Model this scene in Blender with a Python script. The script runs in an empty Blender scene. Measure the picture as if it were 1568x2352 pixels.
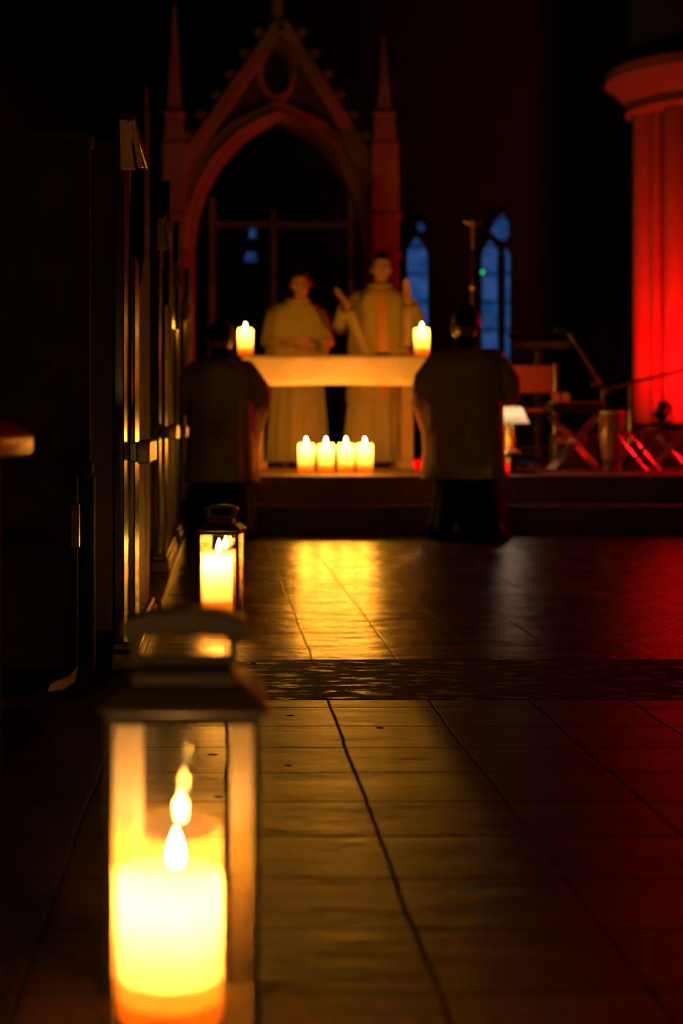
import bpy, bmesh, math, random
from math import sin, cos, pi, radians, atan2, sqrt
from mathutils import Vector, Matrix

random.seed(7)
S = bpy.context.scene
COL = S.collection

# ------------------------------------------------------------------ camera, world, exposure
CAM_H = 0.63
cam_data = bpy.data.cameras.new('camera')
cam = bpy.data.objects.new('camera', cam_data)
COL.objects.link(cam)
cam.location = (0, 0, CAM_H)
cam.rotation_euler = (pi / 2, 0, 0)
cam_data.sensor_fit = 'VERTICAL'
cam_data.sensor_width = 24
cam_data.sensor_height = 36
cam_data.lens = 50
cam_data.shift_x = (784 - 515) / 2352
cam_data.shift_y = -(1176 - 990) / 2352
cam_data.clip_start = 0.05
cam_data.dof.use_dof = True
cam_data.dof.focus_distance = 3.45
cam_data.dof.aperture_fstop = 2.6
S.camera = cam

S.view_settings.view_transform = 'Standard'
S.view_settings.look = 'None'
S.view_settings.gamma = 1
S.view_settings.use_curve_mapping = False
S.view_settings.exposure = 0.0

W = bpy.data.worlds.new('world')
S.world = W
W.use_nodes = True
W.node_tree.nodes['Background'].inputs[0].default_value = (0.5, 0.6, 1.0, 1)
W.node_tree.nodes['Background'].inputs[1].default_value = 0.0004

cy = S.cycles
cy.use_denoising = True
cy.max_bounces = 10
cy.diffuse_bounces = 4
cy.glossy_bounces = 4
cy.transmission_bounces = 8
cy.transparent_max_bounces = 32
cy.sample_clamp_indirect = 200.0
cy.caustics_reflective = False
cy.caustics_refractive = False

CANDLE = (1.0, 0.37, 0.018)
WAXGLOW = (1.0, 0.42, 0.20)
FLOOR_CANDLE_W = 9.0
NEAR_W = 3.6
FAR_W = 4.0
RED = (1.0, 0.003, 0.006)

# ------------------------------------------------------------------ lamp helper, then unseen lights added for warm fill and red wash
def lamp(name, kind, loc, energy, color, parent=None, radius=0.02, aim=None, angle=60, blend=0.4):
    d = bpy.data.lights.new(name, kind)
    d.energy = energy
    d.color = color
    if kind in ('POINT', 'SPOT'):
        d.shadow_soft_size = radius
    if kind == 'SPOT':
        d.spot_size = radians(angle)
        d.spot_blend = blend
    o = bpy.data.objects.new(name, d)
    COL.objects.link(o)
    o.location = loc
    if aim is not None:
        o.rotation_euler = (Vector(aim) - Vector(loc)).to_track_quat('-Z', 'Y').to_euler()
    if parent:
        o.parent = parent
    return o

lamp('unseen_warm_fill', 'POINT', (-0.4, -1.3, 0.5), 28, (1.0, 0.46, 0.12), radius=0.05)  # bare point added behind the camera to fill faces turned towards it
lamp('unseen_warm_fill', 'POINT', (2.5, 1.4, 0.3), 0.6, CANDLE, radius=0.03)  # weak warm fill added across the aisle, no lantern built there
lamp('red_wash_spot', 'SPOT', (6.2, 12.6, 1.3), 420, RED, radius=0.06, aim=(0.55, 14.0, 2.6), angle=32)  # unseen red spots, added to wash the arch, instruments and second priest
lamp('red_wash_spot', 'SPOT', (5.3, 11.2, 1.7), 260, RED, radius=0.05, aim=(2.9, 9.4, 0.3), angle=70)
lamp('red_wash_spot', 'SPOT', (5.2, 9.5, 1.7), 170, RED, radius=0.05, aim=(2.85, 10.3, 0.75), angle=42)
lamp('red_wash_spot', 'SPOT', (3.7, 14.1, 1.5), 420, RED, radius=0.05, aim=(0.72, 11.75, 1.5), angle=20)

# ------------------------------------------------------------------ node helpers and materials
class NT:
    def __init__(self, name):
        self.m = bpy.data.materials.new(name)
        self.m.use_nodes = True
        self.t = self.m.node_tree
        self.t.nodes.clear()
        self.out = self.t.nodes.new('ShaderNodeOutputMaterial')

    def n(self, typ, ins=None, **props):
        nd = self.t.nodes.new(typ)
        for k, v in props.items():
            setattr(nd, k, v)
        for k, v in (ins or {}).items():
            self.set(nd.inputs[k], v)
        return nd

    def set(self, sock, v):
        if isinstance(v, bpy.types.NodeSocket):
            self.t.links.new(v, sock)
        elif isinstance(v, bpy.types.Node):
            self.t.links.new(v.outputs[0], sock)
        else:
            if isinstance(v, (tuple, list)) and len(v) == 3 and sock.type == 'RGBA':
                v = tuple(v) + (1,)
            sock.default_value = v

    def math(self, op, a, b=0.0, c=0.0, clamp=False):
        nd = self.n('ShaderNodeMath', operation=op, use_clamp=clamp)
        self.set(nd.inputs[0], a)
        self.set(nd.inputs[1], b)
        self.set(nd.inputs[2], c)
        return nd.outputs[0]

    def mix(self, f, a, b):
        nd = self.n('ShaderNodeMix', data_type='RGBA')
        self.set(nd.inputs[0], f)
        self.set(nd.inputs[6], a)
        self.set(nd.inputs[7], b)
        return nd.outputs[2]

    def obj(self, scale=(1, 1, 1)):
        tc = self.n('ShaderNodeTexCoord')
        mp = self.n('ShaderNodeMapping', {'Vector': tc.outputs['Object'], 'Scale': scale})
        return mp.outputs[0]

    def noise(self, vec, scale, detail=4, rough=0.55):
        return self.n('ShaderNodeTexNoise', {'Vector': vec, 'Scale': scale, 'Detail': detail, 'Roughness': rough}).outputs[0]

    def bump(self, h, strength=0.3, dist=0.01):
        return self.n('ShaderNodeBump', {'Height': h, 'Strength': strength, 'Distance': dist}).outputs[0]

    def done(self, shader):
        self.t.links.new(shader.outputs[0] if isinstance(shader, bpy.types.Node) else shader, self.out.inputs[0])
        return self.m


def principled(name, color, rough=0.5, metal=0.0, var=0.25, scale=(8, 8, 8), bump=0.15, spec=0.5, nscale=1.0, rvar=0.1, sheen=0.0):
    k = NT(name)
    v = k.obj(scale)
    f = k.noise(v, nscale, 5)
    c1 = tuple(x * (1 - var) for x in color)
    c2 = tuple(min(1, x * (1 + var)) for x in color)
    col = k.mix(f, c1, c2)
    r = k.math('ADD', k.math('MULTIPLY', f, rvar * 2), rough - rvar, clamp=True)
    p = k.n('ShaderNodeBsdfPrincipled', {'Base Color': col, 'Roughness': r, 'Metallic': metal,
                                         'Specular IOR Level': spec, 'Sheen Weight': sheen,
                                         'Normal': k.bump(f, bump, 0.004)})
    return k.done(p)


M = {}
M['dark_wood'] = principled('dark_wood', (0.030, 0.014, 0.008), 0.27, scale=(30, 30, 3), bump=0.12, spec=0.5)
M['varnish'] = principled('varnished_wood', (0.028, 0.013, 0.007), 0.21, scale=(30, 30, 3), bump=0.08, rvar=0.05)
M['brown_wood'] = principled('brown_wood', (0.085, 0.036, 0.016), 0.36, scale=(30, 30, 3), bump=0.2)
M['lit_brown_wood'] = principled('lit_brown_wood', (0.42, 0.22, 0.09), 0.4, var=0.35, scale=(40, 6, 40), bump=0.2)  # brown lightened to suggest lantern light on the bracket
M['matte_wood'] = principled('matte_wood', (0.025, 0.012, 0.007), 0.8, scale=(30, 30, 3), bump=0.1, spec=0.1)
M['lit_pale_wood'] = principled('lit_pale_wood', (0.66, 0.42, 0.20), 0.42, var=0.4, scale=(45, 8, 45), bump=0.25)  # lantern light put into the colour of caps and armrests
M['lantern_metal'] = principled('lantern_metal', (0.13, 0.11, 0.065), 0.45, metal=0.0, scale=(20, 20, 20), bump=0.05)
M['stand_metal'] = principled('stand_metal', (0.35, 0.33, 0.33), 0.25, metal=0.9, bump=0.03)
M['black_metal'] = principled('black_metal', (0.02, 0.02, 0.022), 0.35, metal=0.3, bump=0.05)
M['stone'] = principled('stone', (0.36, 0.22, 0.16), 0.85, scale=(6, 6, 6), bump=0.3, spec=0.2)
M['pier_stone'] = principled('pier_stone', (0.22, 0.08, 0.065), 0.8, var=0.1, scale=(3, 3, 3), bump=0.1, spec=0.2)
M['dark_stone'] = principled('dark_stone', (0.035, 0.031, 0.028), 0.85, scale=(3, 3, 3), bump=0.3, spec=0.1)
M['step_stone'] = principled('step_stone', (0.17, 0.09, 0.05), 0.75, scale=(5, 5, 20), bump=0.15)
M['alb'] = principled('alb_cloth', (0.48, 0.40, 0.24), 0.85, var=0.08, scale=(40, 40, 40), bump=0.08, spec=0.1, sheen=0.1)
M['surplice'] = principled('surplice_cloth', (0.56, 0.48, 0.38), 0.85, var=0.08, scale=(40, 40, 40), bump=0.08, spec=0.1)
M['chasuble'] = principled('chasuble_cloth', (0.46, 0.36, 0.14), 0.7, var=0.15, scale=(30, 30, 30), bump=0.1, spec=0.2)
M['orphrey'] = principled('orphrey_band', (0.62, 0.26, 0.05), 0.5, var=0.3, scale=(60, 60, 30), bump=0.2)
M['cassock'] = principled('cassock_cloth', (0.010, 0.010, 0.011), 0.9, scale=(30, 30, 30), bump=0.05, spec=0.1)
M['linen'] = principled('altar_linen', (0.66, 0.54, 0.27), 0.8, var=0.07, scale=(50, 50, 50), bump=0.06, spec=0.1)
M['skin'] = principled('skin', (0.50, 0.27, 0.17), 0.5, var=0.08, scale=(30, 30, 30), bump=0.04)
M['hair'] = principled('dark_hair', (0.012, 0.008, 0.006), 0.55, scale=(90, 90, 20), bump=0.3, spec=0.3)
M['shoe'] = principled('black_leather', (0.010, 0.009, 0.009), 0.75, bump=0.05)
M['eye'] = principled('eye', (0.06, 0.04, 0.03), 0.2, bump=0.0)
M['brass'] = principled('brass', (0.65, 0.38, 0.12), 0.32, metal=0.85, bump=0.05)
M['paper'] = principled('paper', (0.7, 0.64, 0.5), 0.8, var=0.1, scale=(20, 20, 20), bump=0.05)
M['leather'] = principled('dark_leather', (0.035, 0.022, 0.015), 0.5, bump=0.1)
M['wick'] = principled('wick', (0.02, 0.015, 0.01), 0.9)
M['drum_skin'] = principled('drum_skin', (0.6, 0.5, 0.42), 0.5)
M['drum_shell'] = principled('drum_shell', (0.30, 0.10, 0.05), 0.25, bump=0.03)
M['plastic'] = principled('black_plastic', (0.02, 0.02, 0.02), 0.3, bump=0.05)
M['white_key'] = principled('ivory_keys', (0.6, 0.56, 0.5), 0.3, bump=0.02)
M['cushion'] = principled('red_cushion', (0.30, 0.03, 0.03), 0.7, bump=0.1)
M['copper'] = principled('chrome', (0.7, 0.68, 0.68), 0.18, metal=1.0, bump=0.02)


def mat_wax():
    k = NT('candle_wax')
    v = k.obj((25, 25, 12))
    f = k.noise(v, 1, 3)
    c = k.mix(f, (0.83, 0.65, 0.33), (0.89, 0.73, 0.40))
    d = k.n('ShaderNodeBsdfDiffuse', {'Color': c})
    t = k.n('ShaderNodeBsdfTranslucent', {'Color': c})
    mx = k.n('ShaderNodeMixShader', {0: 0.92, 1: d.outputs[0], 2: t.outputs[0]})
    g = k.n('ShaderNodeBsdfGlossy', {'Color': (1, 1, 1), 'Roughness': 0.35})
    lw = k.n('ShaderNodeLayerWeight', {'Blend': 0.3})
    fac = k.math('MULTIPLY', lw.outputs['Facing'], 0.06)
    return k.done(k.n('ShaderNodeMixShader', {0: fac, 1: mx.outputs[0], 2: g.outputs[0]}))


def mat_flame(strength):
    k = NT('flame')
    e = k.n('ShaderNodeEmission', {'Color': (1.0, 0.52, 0.13), 'Strength': strength})
    t = k.n('ShaderNodeBsdfTransparent')
    m = k.done(k.n('ShaderNodeAddShader', {0: e.outputs[0], 1: t.outputs[0]}))
    m.cycles.emission_sampling = 'NONE'
    return m


def mat_glass():
    k = NT('pane_glass')
    lw = k.n('ShaderNodeLayerWeight', {'Blend': 0.5})
    f5 = k.math('POWER', lw.outputs['Facing'], 4.0)
    fac = k.math('ADD', k.math('MULTIPLY', f5, 0.6), 0.06, clamp=True)
    g = k.n('ShaderNodeBsdfGlossy', {'Color': (1, 1, 1), 'Roughness': 0.015})
    t = k.n('ShaderNodeBsdfTransparent', {'Color': (0.985, 0.985, 0.97)})
    return k.done(k.n('ShaderNodeMixShader', {0: fac, 1: t.outputs[0], 2: g.outputs[0]}))


def mat_shade():
    k = NT('lamp_shade_cloth')
    d = k.n('ShaderNodeBsdfDiffuse', {'Color': (0.85, 0.8, 0.7)})
    t = k.n('ShaderNodeBsdfTranslucent', {'Color': (0.9, 0.85, 0.72)})
    return k.done(k.n('ShaderNodeMixShader', {0: 0.65, 1: d.outputs[0], 2: t.outputs[0]}))


def mat_emit(name, color, strength):
    k = NT(name)
    m = k.done(k.n('ShaderNodeEmission', {'Color': color, 'Strength': strength}))
    m.cycles.emission_sampling = 'NONE'
    return m


def mat_stained(name, strength):
    # dusk sky behind leaded blue glass: panels of differing blues with dark lead bars
    k = NT(name)
    v = k.obj((1, 1, 1))
    sx = k.n('ShaderNodeSeparateXYZ', {0: v})
    vz = k.n('ShaderNodeTexVoronoi', {'Vector': v, 'Scale': 9.0}, feature='F1')
    col = k.mix(k.math('MULTIPLY', vz.outputs['Color'], 1.0), (0.015, 0.12, 0.50), (0.10, 0.22, 0.62))
    rows = k.math('ABSOLUTE', k.math('SUBTRACT', k.math('FRACT', k.math('MULTIPLY', sx.outputs[2], 3.0)), 0.5))
    bar = k.math('LESS_THAN', rows, 0.10)
    big = k.noise(v, 2.2, 2)
    lum = k.math('MULTIPLY', k.math('ADD', big, 0.1), k.math('SUBTRACT', 1.0, k.math('MULTIPLY', bar, 0.5)))
    e = k.n('ShaderNodeEmission', {'Color': col, 'Strength': k.math('MULTIPLY', lum, strength)})
    m = k.done(e)
    m.cycles.emission_sampling = 'NONE'
    return m


def mat_floor():
    k = NT('stone_floor')
    tc = k.n('ShaderNodeTexCoord')
    v = tc.outputs['Object']
    s = k.n('ShaderNodeSeparateXYZ', {0: v})
    X, Y = s.outputs[0], s.outputs[1]
    wob = k.math('MULTIPLY', k.math('SUBTRACT', k.noise(k.obj((3, 3, 3)), 1.0, 3), 0.5), 0.02)
    Xw = k.math('ADD', X, wob)
    Yw = k.math('ADD', Y, wob)

    def line(c, off, per, w):
        t = k.math('ADD', k.math('DIVIDE', k.math('SUBTRACT', c, off), per), 100.5)
        d = k.math('MULTIPLY', k.math('ABSOLUTE', k.math('SUBTRACT', k.math('FRACT', t), 0.5)), per)
        return k.math('SUBTRACT', 1.0, k.math('DIVIDE', d, w), clamp=True)

    def single(c, at, w):
        return k.math('SUBTRACT', 1.0, k.math('DIVIDE', k.math('ABSOLUTE', k.math('SUBTRACT', c, at)), w), clamp=True)

    near = k.math('LESS_THAN', Y, 3.33)
    far = k.math('GREATER_THAN', Y, 3.92)
    strip = k.math('SUBTRACT', 1.0, k.math('ADD', near, far))
    cols = line(Xw, 0.006, 0.235, 0.005)
    rows = line(Yw, 3.241, 0.206, 0.005)
    rowsf = line(Yw, 4.16, 0.62, 0.006)
    j = k.math('MAXIMUM', k.math('MULTIPLY', near, k.math('MAXIMUM', cols, rows)),
               k.math('MULTIPLY', k.math('MULTIPLY', far, 0.45), k.math('MAXIMUM', cols, rowsf)))
    j = k.math('MAXIMUM', j, k.math('MAXIMUM', single(Y, 3.33, 0.006), single(Y, 3.92, 0.006)))
    # chipped dark holes
    holes = None
    for hx, hy in ((0.146, 3.15), (-0.023, 2.77), (-0.04, 3.10), (-0.085, 3.10), (0.12, 2.68), (0.078, 3.86), (0.33, 3.02), (-0.01, 2.45)):
        d = k.n('ShaderNodeVectorMath', {0: v, 1: (hx, hy, 0)}, operation='DISTANCE').outputs['Value']
        h = k.math('LESS_THAN', k.math('ADD', d, k.math('MULTIPLY', wob, 0.6)), 0.009)
        holes = h if holes is None else k.math('MAXIMUM', holes, h)
    # per slab tone
    cx = k.math('FLOOR', k.math('DIVIDE', k.math('SUBTRACT', Xw, 0.006), 0.235))
    cyy = k.math('FLOOR', k.math('DIVIDE', k.math('SUBTRACT', Yw, 3.241), 0.206))
    comb = k.n('ShaderNodeCombineXYZ', {0: cx, 1: cyy, 2: 0.0})
    wn = k.n('ShaderNodeTexWhiteNoise', {'Vector': comb}, noise_dimensions='3D').outputs['Value']
    n1 = k.noise(k.obj((2, 3, 2)), 1.6, 5, 0.6)
    n2 = k.noise(k.obj((6, 26, 6)), 1.0, 6, 0.65)
    n3 = k.noise(k.obj((10, 26, 10)), 1.0, 7, 0.72)
    tone = k.math('ADD', k.math('MULTIPLY', n1, 0.6), k.math('MULTIPLY', wn, 0.4))
    col = k.mix(tone, (0.014, 0.006, 0.002), (0.070, 0.029, 0.009))
    col = k.mix(k.math('MULTIPLY', strip, k.math('SUBTRACT', 1.0, k.math('MULTIPLY', k.math('SUBTRACT', n3, 0.48), 9.0, clamp=True))), col, (0.006, 0.004, 0.003))
    sparkle = k.math('MULTIPLY', strip, k.math('GREATER_THAN', n2, 0.66))
    col = k.mix(sparkle, col, (0.30, 0.19, 0.10))  # light flecks painted as glints on the rough strip
    dark = k.math('MAXIMUM', j, holes)
    col = k.mix(dark, col, (0.008, 0.005, 0.003))
    # worn polish: smoother beyond the strip, rougher stone strip
    rough = k.math('ADD', 0.18, k.math('MULTIPLY', n1, 0.18))
    rough = k.math('ADD', rough, k.math('MULTIPLY', near, 0.10))
    scr = k.math('MULTIPLY', k.math('SUBTRACT', n3, 0.535), 14.0, clamp=True)
    rough = k.math('ADD', rough, k.math('MULTIPLY', strip, k.math('SUBTRACT', 0.50, k.math('MULTIPLY', scr, 0.48))))
    rough = k.math('ADD', rough, k.math('MULTIPLY', dark, 0.4), clamp=True)
    n4 = k.noise(k.obj((5, 9, 5)), 1.0, 3, 0.5)
    h = k.math('ADD', k.math('MULTIPLY', n1, 0.9), k.math('MULTIPLY', n2, 0.30))
    h = k.math('ADD', h, k.math('MULTIPLY', n4, k.math('ADD', 0.25, k.math('MULTIPLY', far, 1.05))))
    h = k.math('ADD', h, k.math('MULTIPLY', strip, k.math('MULTIPLY', n3, 1.5)))
    h = k.math('SUBTRACT', h, k.math('MULTIPLY', dark, 0.12))
    p = k.n('ShaderNodeBsdfPrincipled', {'Base Color': col, 'Roughness': rough, 'Specular IOR Level': k.math('SUBTRACT', k.math('SUBTRACT', k.math('SUBTRACT', 0.34, k.math('MULTIPLY', near, 0.04)), k.math('MULTIPLY', strip, k.math('SUBTRACT', 0.30, k.math('MULTIPLY', scr, 0.34)))), k.math('MULTIPLY', dark, 0.4), clamp=True),
                                         'Normal': k.bump(h, 0.5, 0.012)})
    return k.done(p)


def mat_thin(name, c):
    k = NT(name)
    d = k.n('ShaderNodeBsdfDiffuse', {'Color': c})
    t = k.n('ShaderNodeBsdfTranslucent', {'Color': c})
    return k.done(k.n('ShaderNodeMixShader', {0: 0.5, 1: d.outputs[0], 2: t.outputs[0]}))


M['thin_surplice'] = mat_thin('thin_surplice_cloth', (0.92, 0.80, 0.62))
M['wax'] = mat_wax()
M['flame'] = mat_flame(70)
M['glass'] = mat_glass()
M['shade'] = mat_shade()
M['blue_glass'] = mat_stained('blue_stained_glass', 0.5)
M['blue_glass_dim'] = mat_stained('dim_blue_stained_glass', 0.36)
M['green_led'] = mat_emit('green_light', (0.02, 0.9, 0.15), 1.2)
M['violet_led'] = mat_emit('violet_light', (0.45, 0.4, 1.0), 1.6)
M['red_lens'] = mat_emit('red_lens', (1.0, 0.10, 0.03), 1.6)
M['floor'] = mat_floor()

# ------------------------------------------------------------------ mesh helpers
class MB:
    def __init__(self):
        self.v, self.f = [], []

    def add(self, verts, faces):
        b = len(self.v)
        self.v += [tuple(p) for p in verts]
        self.f += [tuple(i + b for i in q) for q in faces]
        return self

    def box(self, x0, x1, y0, y1, z0, z1):
        vs = [(x, y, z) for z in (z0, z1) for y in (y0, y1) for x in (x0, x1)]
        return self.add(vs, [(0, 2, 3, 1), (4, 5, 7, 6), (0, 1, 5, 4), (2, 6, 7, 3), (0, 4, 6, 2), (1, 3, 7, 5)])

    def prism(self, poly, axis, a, b):
        n = len(poly)
        def P(p, t):
            return {'x': (t, p[0], p[1]), 'y': (p[0], t, p[1]), 'z': (p[0], p[1], t)}[axis]
        vs = [P(p, a) for p in poly] + [P(p, b) for p in poly]
        fs = [tuple(range(n)), tuple(range(2 * n - 1, n - 1, -1))]
        fs += [(i, i + n, (i + 1) % n + n, (i + 1) % n) for i in range(n)]
        return self.add(vs, fs)

    def rings(self, rings, cap0=True, cap1=True, closed=False):
        n = len(rings[0])
        vs = [p for r in rings for p in r]
        fs = []
        m = len(rings)
        for k in range(m if closed else m - 1):
            a, b = k * n, ((k + 1) % m) * n
            fs += [(a + i, a + (i + 1) % n, b + (i + 1) % n, b + i) for i in range(n)]
        if not closed:
            if cap0: fs.append(tuple(range(n - 1, -1, -1)))
            if cap1: fs.append(tuple((m - 1) * n + i for i in range(n)))
        return self.add(vs, fs)

    def lathe(self, prof, c=(0, 0, 0), n=32):
        rs = [[(c[0] + r * cos(2 * pi * i / n), c[1] + r * sin(2 * pi * i / n), c[2] + z) for i in range(n)] for r, z in prof]
        return self.rings(rs)

    def tube(self, pts, rad, n=10, flat=1.0, up=None, cap=True):
        pts = [Vector(p) for p in pts]
        if not isinstance(rad, (list, tuple)): rad = [rad] * len(pts)
        rs = []
        ref = Vector(up) if up else None
        for i, p in enumerate(pts):
            d = (pts[min(i + 1, len(pts) - 1)] - pts[max(i - 1, 0)]).normalized()
            if ref is None:
                ref = d.orthogonal().normalized()
            u = (ref - d * ref.dot(d))
            u = u.normalized() if u.length > 1e-6 else d.orthogonal().normalized()
            w = d.cross(u)
            ref = u if up is None else ref
            rs.append([p + u * (cos(2 * pi * j / n) * rad[i] * flat) + w * (sin(2 * pi * j / n) * rad[i]) for j in range(n)])
        return self.rings(rs, cap, cap)

    def ball(self, c, r, n=16, m=10, rot=None):
        if not isinstance(r, (list, tuple)): r = (r, r, r)
        c = Vector(c)
        rs = []
        for j in range(1, m):
            t = pi * j / m
            ring = []
            for i in range(n):
                a = 2 * pi * i / n
                q = Vector((r[0] * sin(t) * cos(a), r[1] * sin(t) * sin(a), -r[2] * cos(t)))
                if rot is not None: q = rot @ q
                ring.append(c + q)
            rs.append(ring)
        return self.rings(rs)

    def capsule(self, a, ra, b, rb, n=12):
        a, b = Vector(a), Vector(b)
        d = b - a
        L = d.length
        if L < 1e-6: return self.ball(a, ra, n, 8)
        d /= L
        pts, rr = [], []
        for t in (0.02, 0.3, 0.6, 0.85):
            pts.append(a - d * ra * cos(t * pi / 2)); rr.append(ra * sin(t * pi / 2))
        pts.append(a); rr.append(ra)
        pts.append(b); rr.append(rb)
        for t in (0.85, 0.6, 0.3, 0.02):
            pts.append(b + d * rb * cos(t * pi / 2)); rr.append(rb * sin(t * pi / 2))
        return self.tube(pts, rr, n)

    def build(self, name, mat, parent=None, smooth=40, bevel=0, solid=0, remesh=0, sub=0):
        me = bpy.data.meshes.new(name)
        me.from_pydata(self.v, [], self.f)
        bm = bmesh.new()
        bm.from_mesh(me)
        bmesh.ops.recalc_face_normals(bm, faces=bm.faces)
        bm.to_mesh(me)
        bm.free()
        me.materials.append(mat)
        if smooth:
            for p in me.polygons: p.use_smooth = True
            if smooth < 180: me.set_sharp_from_angle(angle=radians(smooth))
        o = bpy.data.objects.new(name, me)
        COL.objects.link(o)
        if parent: o.parent = parent
        if remesh:
            md = o.modifiers.new('remesh', 'REMESH'); md.mode = 'VOXEL'; md.voxel_size = remesh; md.use_smooth_shade = True
            sm = o.modifiers.new('smooth', 'SMOOTH'); sm.factor = 0.5; sm.iterations = 3
        if solid:
            md = o.modifiers.new('solid', 'SOLIDIFY'); md.thickness = solid; md.offset = -1
        if bevel:
            md = o.modifiers.new('bevel', 'BEVEL'); md.width = bevel; md.segments = 2; md.limit_method = 'ANGLE'
        if sub:
            md = o.modifiers.new('sub', 'SUBSURF'); md.levels = sub; md.render_levels = sub
        return o


def tag(o, label=None, cat=None, group=None, kind=None):
    if label: o['label'] = label
    if cat: o['category'] = cat
    if group: o['group'] = group
    if kind: o['kind'] = kind
    return o


def thing(name, label, cat, loc=(0, 0, 0), rz=0, group=None):
    o = bpy.data.objects.new(name, None)
    o.empty_display_size = 0.1
    COL.objects.link(o)
    o.location = loc
    o.rotation_euler = (0, 0, rz)
    return tag(o, label, cat, group)


def dup(root, loc=None, rz=None, label=None, parent=None):
    r = root.copy()
    COL.objects.link(r)
    if parent: r.parent = parent
    if loc is not None: r.location = loc
    if rz is not None: r.rotation_euler = (0, 0, rz)
    if label: r['label'] = label
    for ch in list(root.children):
        dup(ch, parent=r)
    return r


# ------------------------------------------------------------------ the setting
STEP_Y, STEP_H, TREAD, STEP_X0 = 8.76, 0.17, 0.40, -0.17
PZ = 2 * STEP_H
tag(MB().box(-5, 7, -3, 17, -0.1, 0).build('floor', M['floor'], smooth=0), 'worn glossy brown stone slab floor of the aisle', kind='structure')
tag(MB().box(-5, 7, 17, 17.2, 0, 8).build('wall_back', M['dark_stone'], smooth=0), 'dark stone wall behind the altar', kind='structure')
tag(MB().box(-5.2, -5, -3, 17, 0, 8).build('wall_left', M['dark_stone'], smooth=0), 'dark side wall beyond the pews', kind='structure')
tag(MB().box(7, 7.2, -3, 17, 0, 8).build('wall_right', M['dark_stone'], smooth=0), 'dark side wall behind the red pier', kind='structure')
tag(MB().box(-5, 7, -3.2, -3, 0, 8).build('wall_front', M['dark_stone'], smooth=0), 'dark entrance wall of the church', kind='structure')
tag(MB().box(-5, 7, -3, 17, 8, 8.2).build('ceiling', M['dark_stone'], smooth=0), 'dark ceiling lost in shadow', kind='structure')
stp = MB()
stp.box(STEP_X0, 6.98, STEP_Y, STEP_Y + TREAD, 0, STEP_H)
tag(stp.build('trim_1', M['step_stone'], bevel=0.004), 'lower stone step up to the altar', kind='structure')
stp = MB()
stp.box(STEP_X0, 6.98, STEP_Y + TREAD, 16.99, 0, PZ)
tag(stp.build('trim_2', M['step_stone'], bevel=0.004), 'altar platform with its upper step', kind='structure')


def lancet(cx, z0, z1, w, n=14):
    # closed pointed arch outline
    h = w * 1.05
    zs = z1 - h
    pts = [(cx - w / 2, z0), (cx + w / 2, z0)]
    right, left = [], []
    R = (h * h + (w / 2) ** 2) / w
    for i in range(n + 1):
        z = zs + h * i / n
        dx = sqrt(max(R * R - (z - zs) ** 2, 0)) - (R - w / 2)
        right.append((cx + max(dx, 0), z))
        left.append((cx - max(dx, 0), z))
    return pts + right + left[::-1][1:]


def framed(mb, poly, grow, y0, y1):
    cx = sum(p[0] for p in poly) / len(poly)
    cz = sum(p[1] for p in poly) / len(poly)
    outer = []
    n = len(poly)
    for i in range(n):
        a, b, c = Vector(poly[i - 1]), Vector(poly[i]), Vector(poly[(i + 1) % n])
        d = Vector((b - a))
        if d.length < 1e-6: d = c - b
        e = (c - b) if (c - b).length > 1e-6 else d
        nrm = Vector((d.y, -d.x)).normalized() + Vector((e.y, -e.x)).normalized()
        nrm = nrm.normalized() if nrm.length > 1e-6 else Vector((0, 1))
        outer.append(b + nrm * grow)
    r0 = [(p[0], y0, p[1]) for p in poly]
    r1 = [(p[0], y0, p[1]) for p in outer]
    r2 = [(p[0], y1, p[1]) for p in outer]
    r3 = [(p[0], y1, p[1]) for p in poly]
    mb.rings([r0, r1, r2, r3], closed=True)


def window(name, label, lights, mat):
    root = thing(name, label, None)
    root['kind'] = 'structure'
    del_y = 16.9
    fr = MB()
    for poly in lights:
        framed(fr, poly, 0.05, del_y - 0.12, del_y + 0.08)
    fr.build('window_frame', M['dark_stone'], root)
    for poly in lights:
        MB().prism(poly, 'y', del_y + 0.02, del_y + 0.03).build('pane', mat, root, smooth=0)
    return root

WS = 3267 / 16.9
def wx(px): return (px - 515) / WS
def wz(py): return CAM_H + (990 - py) / WS
window('window_1', 'narrow blue lancet window right of the arch', [lancet(wx(957), wz(760), wz(545), (50) / WS)], M['blue_glass'])
window('window_4', 'tiny teal rosette window above the lancet', [[(wx(965) + 0.055 * cos(a * pi / 6), wz(523) + 0.065 * sin(a * pi / 6)) for a in range(12)]], M['blue_glass_dim'])
hd = [(wx(1122), wz(535)), (wx(1140), wz(552)), (wx(1158), wz(556)), (wx(1169), wz(540)), (wx(1168), wz(510)), (wx(1155), wz(490)), (wx(1136), wz(506))]
window('window_2', 'tall blue twin lancet window behind the right kneeling server',
       [lancet(wx(1125), wz(880), wz(552), 45 / WS), lancet(wx(1161), wz(880), wz(570), 20 / WS)], M['blue_glass'])
window('window_5', 'dim blue tracery light above the twin lancets', [hd], M['blue_glass_dim'])
window('window_3', 'small dim blue window panes seen through the arch',
       [[(wx(560), wz(604)), (wx(592), wz(604)), (wx(588), wz(578)), (wx(566), wz(578))], [(wx(572), wz(550)), (wx(588), wz(550)), (wx(588), wz(524)), (wx(572), wz(524))]], M['blue_glass_dim'])

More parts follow.
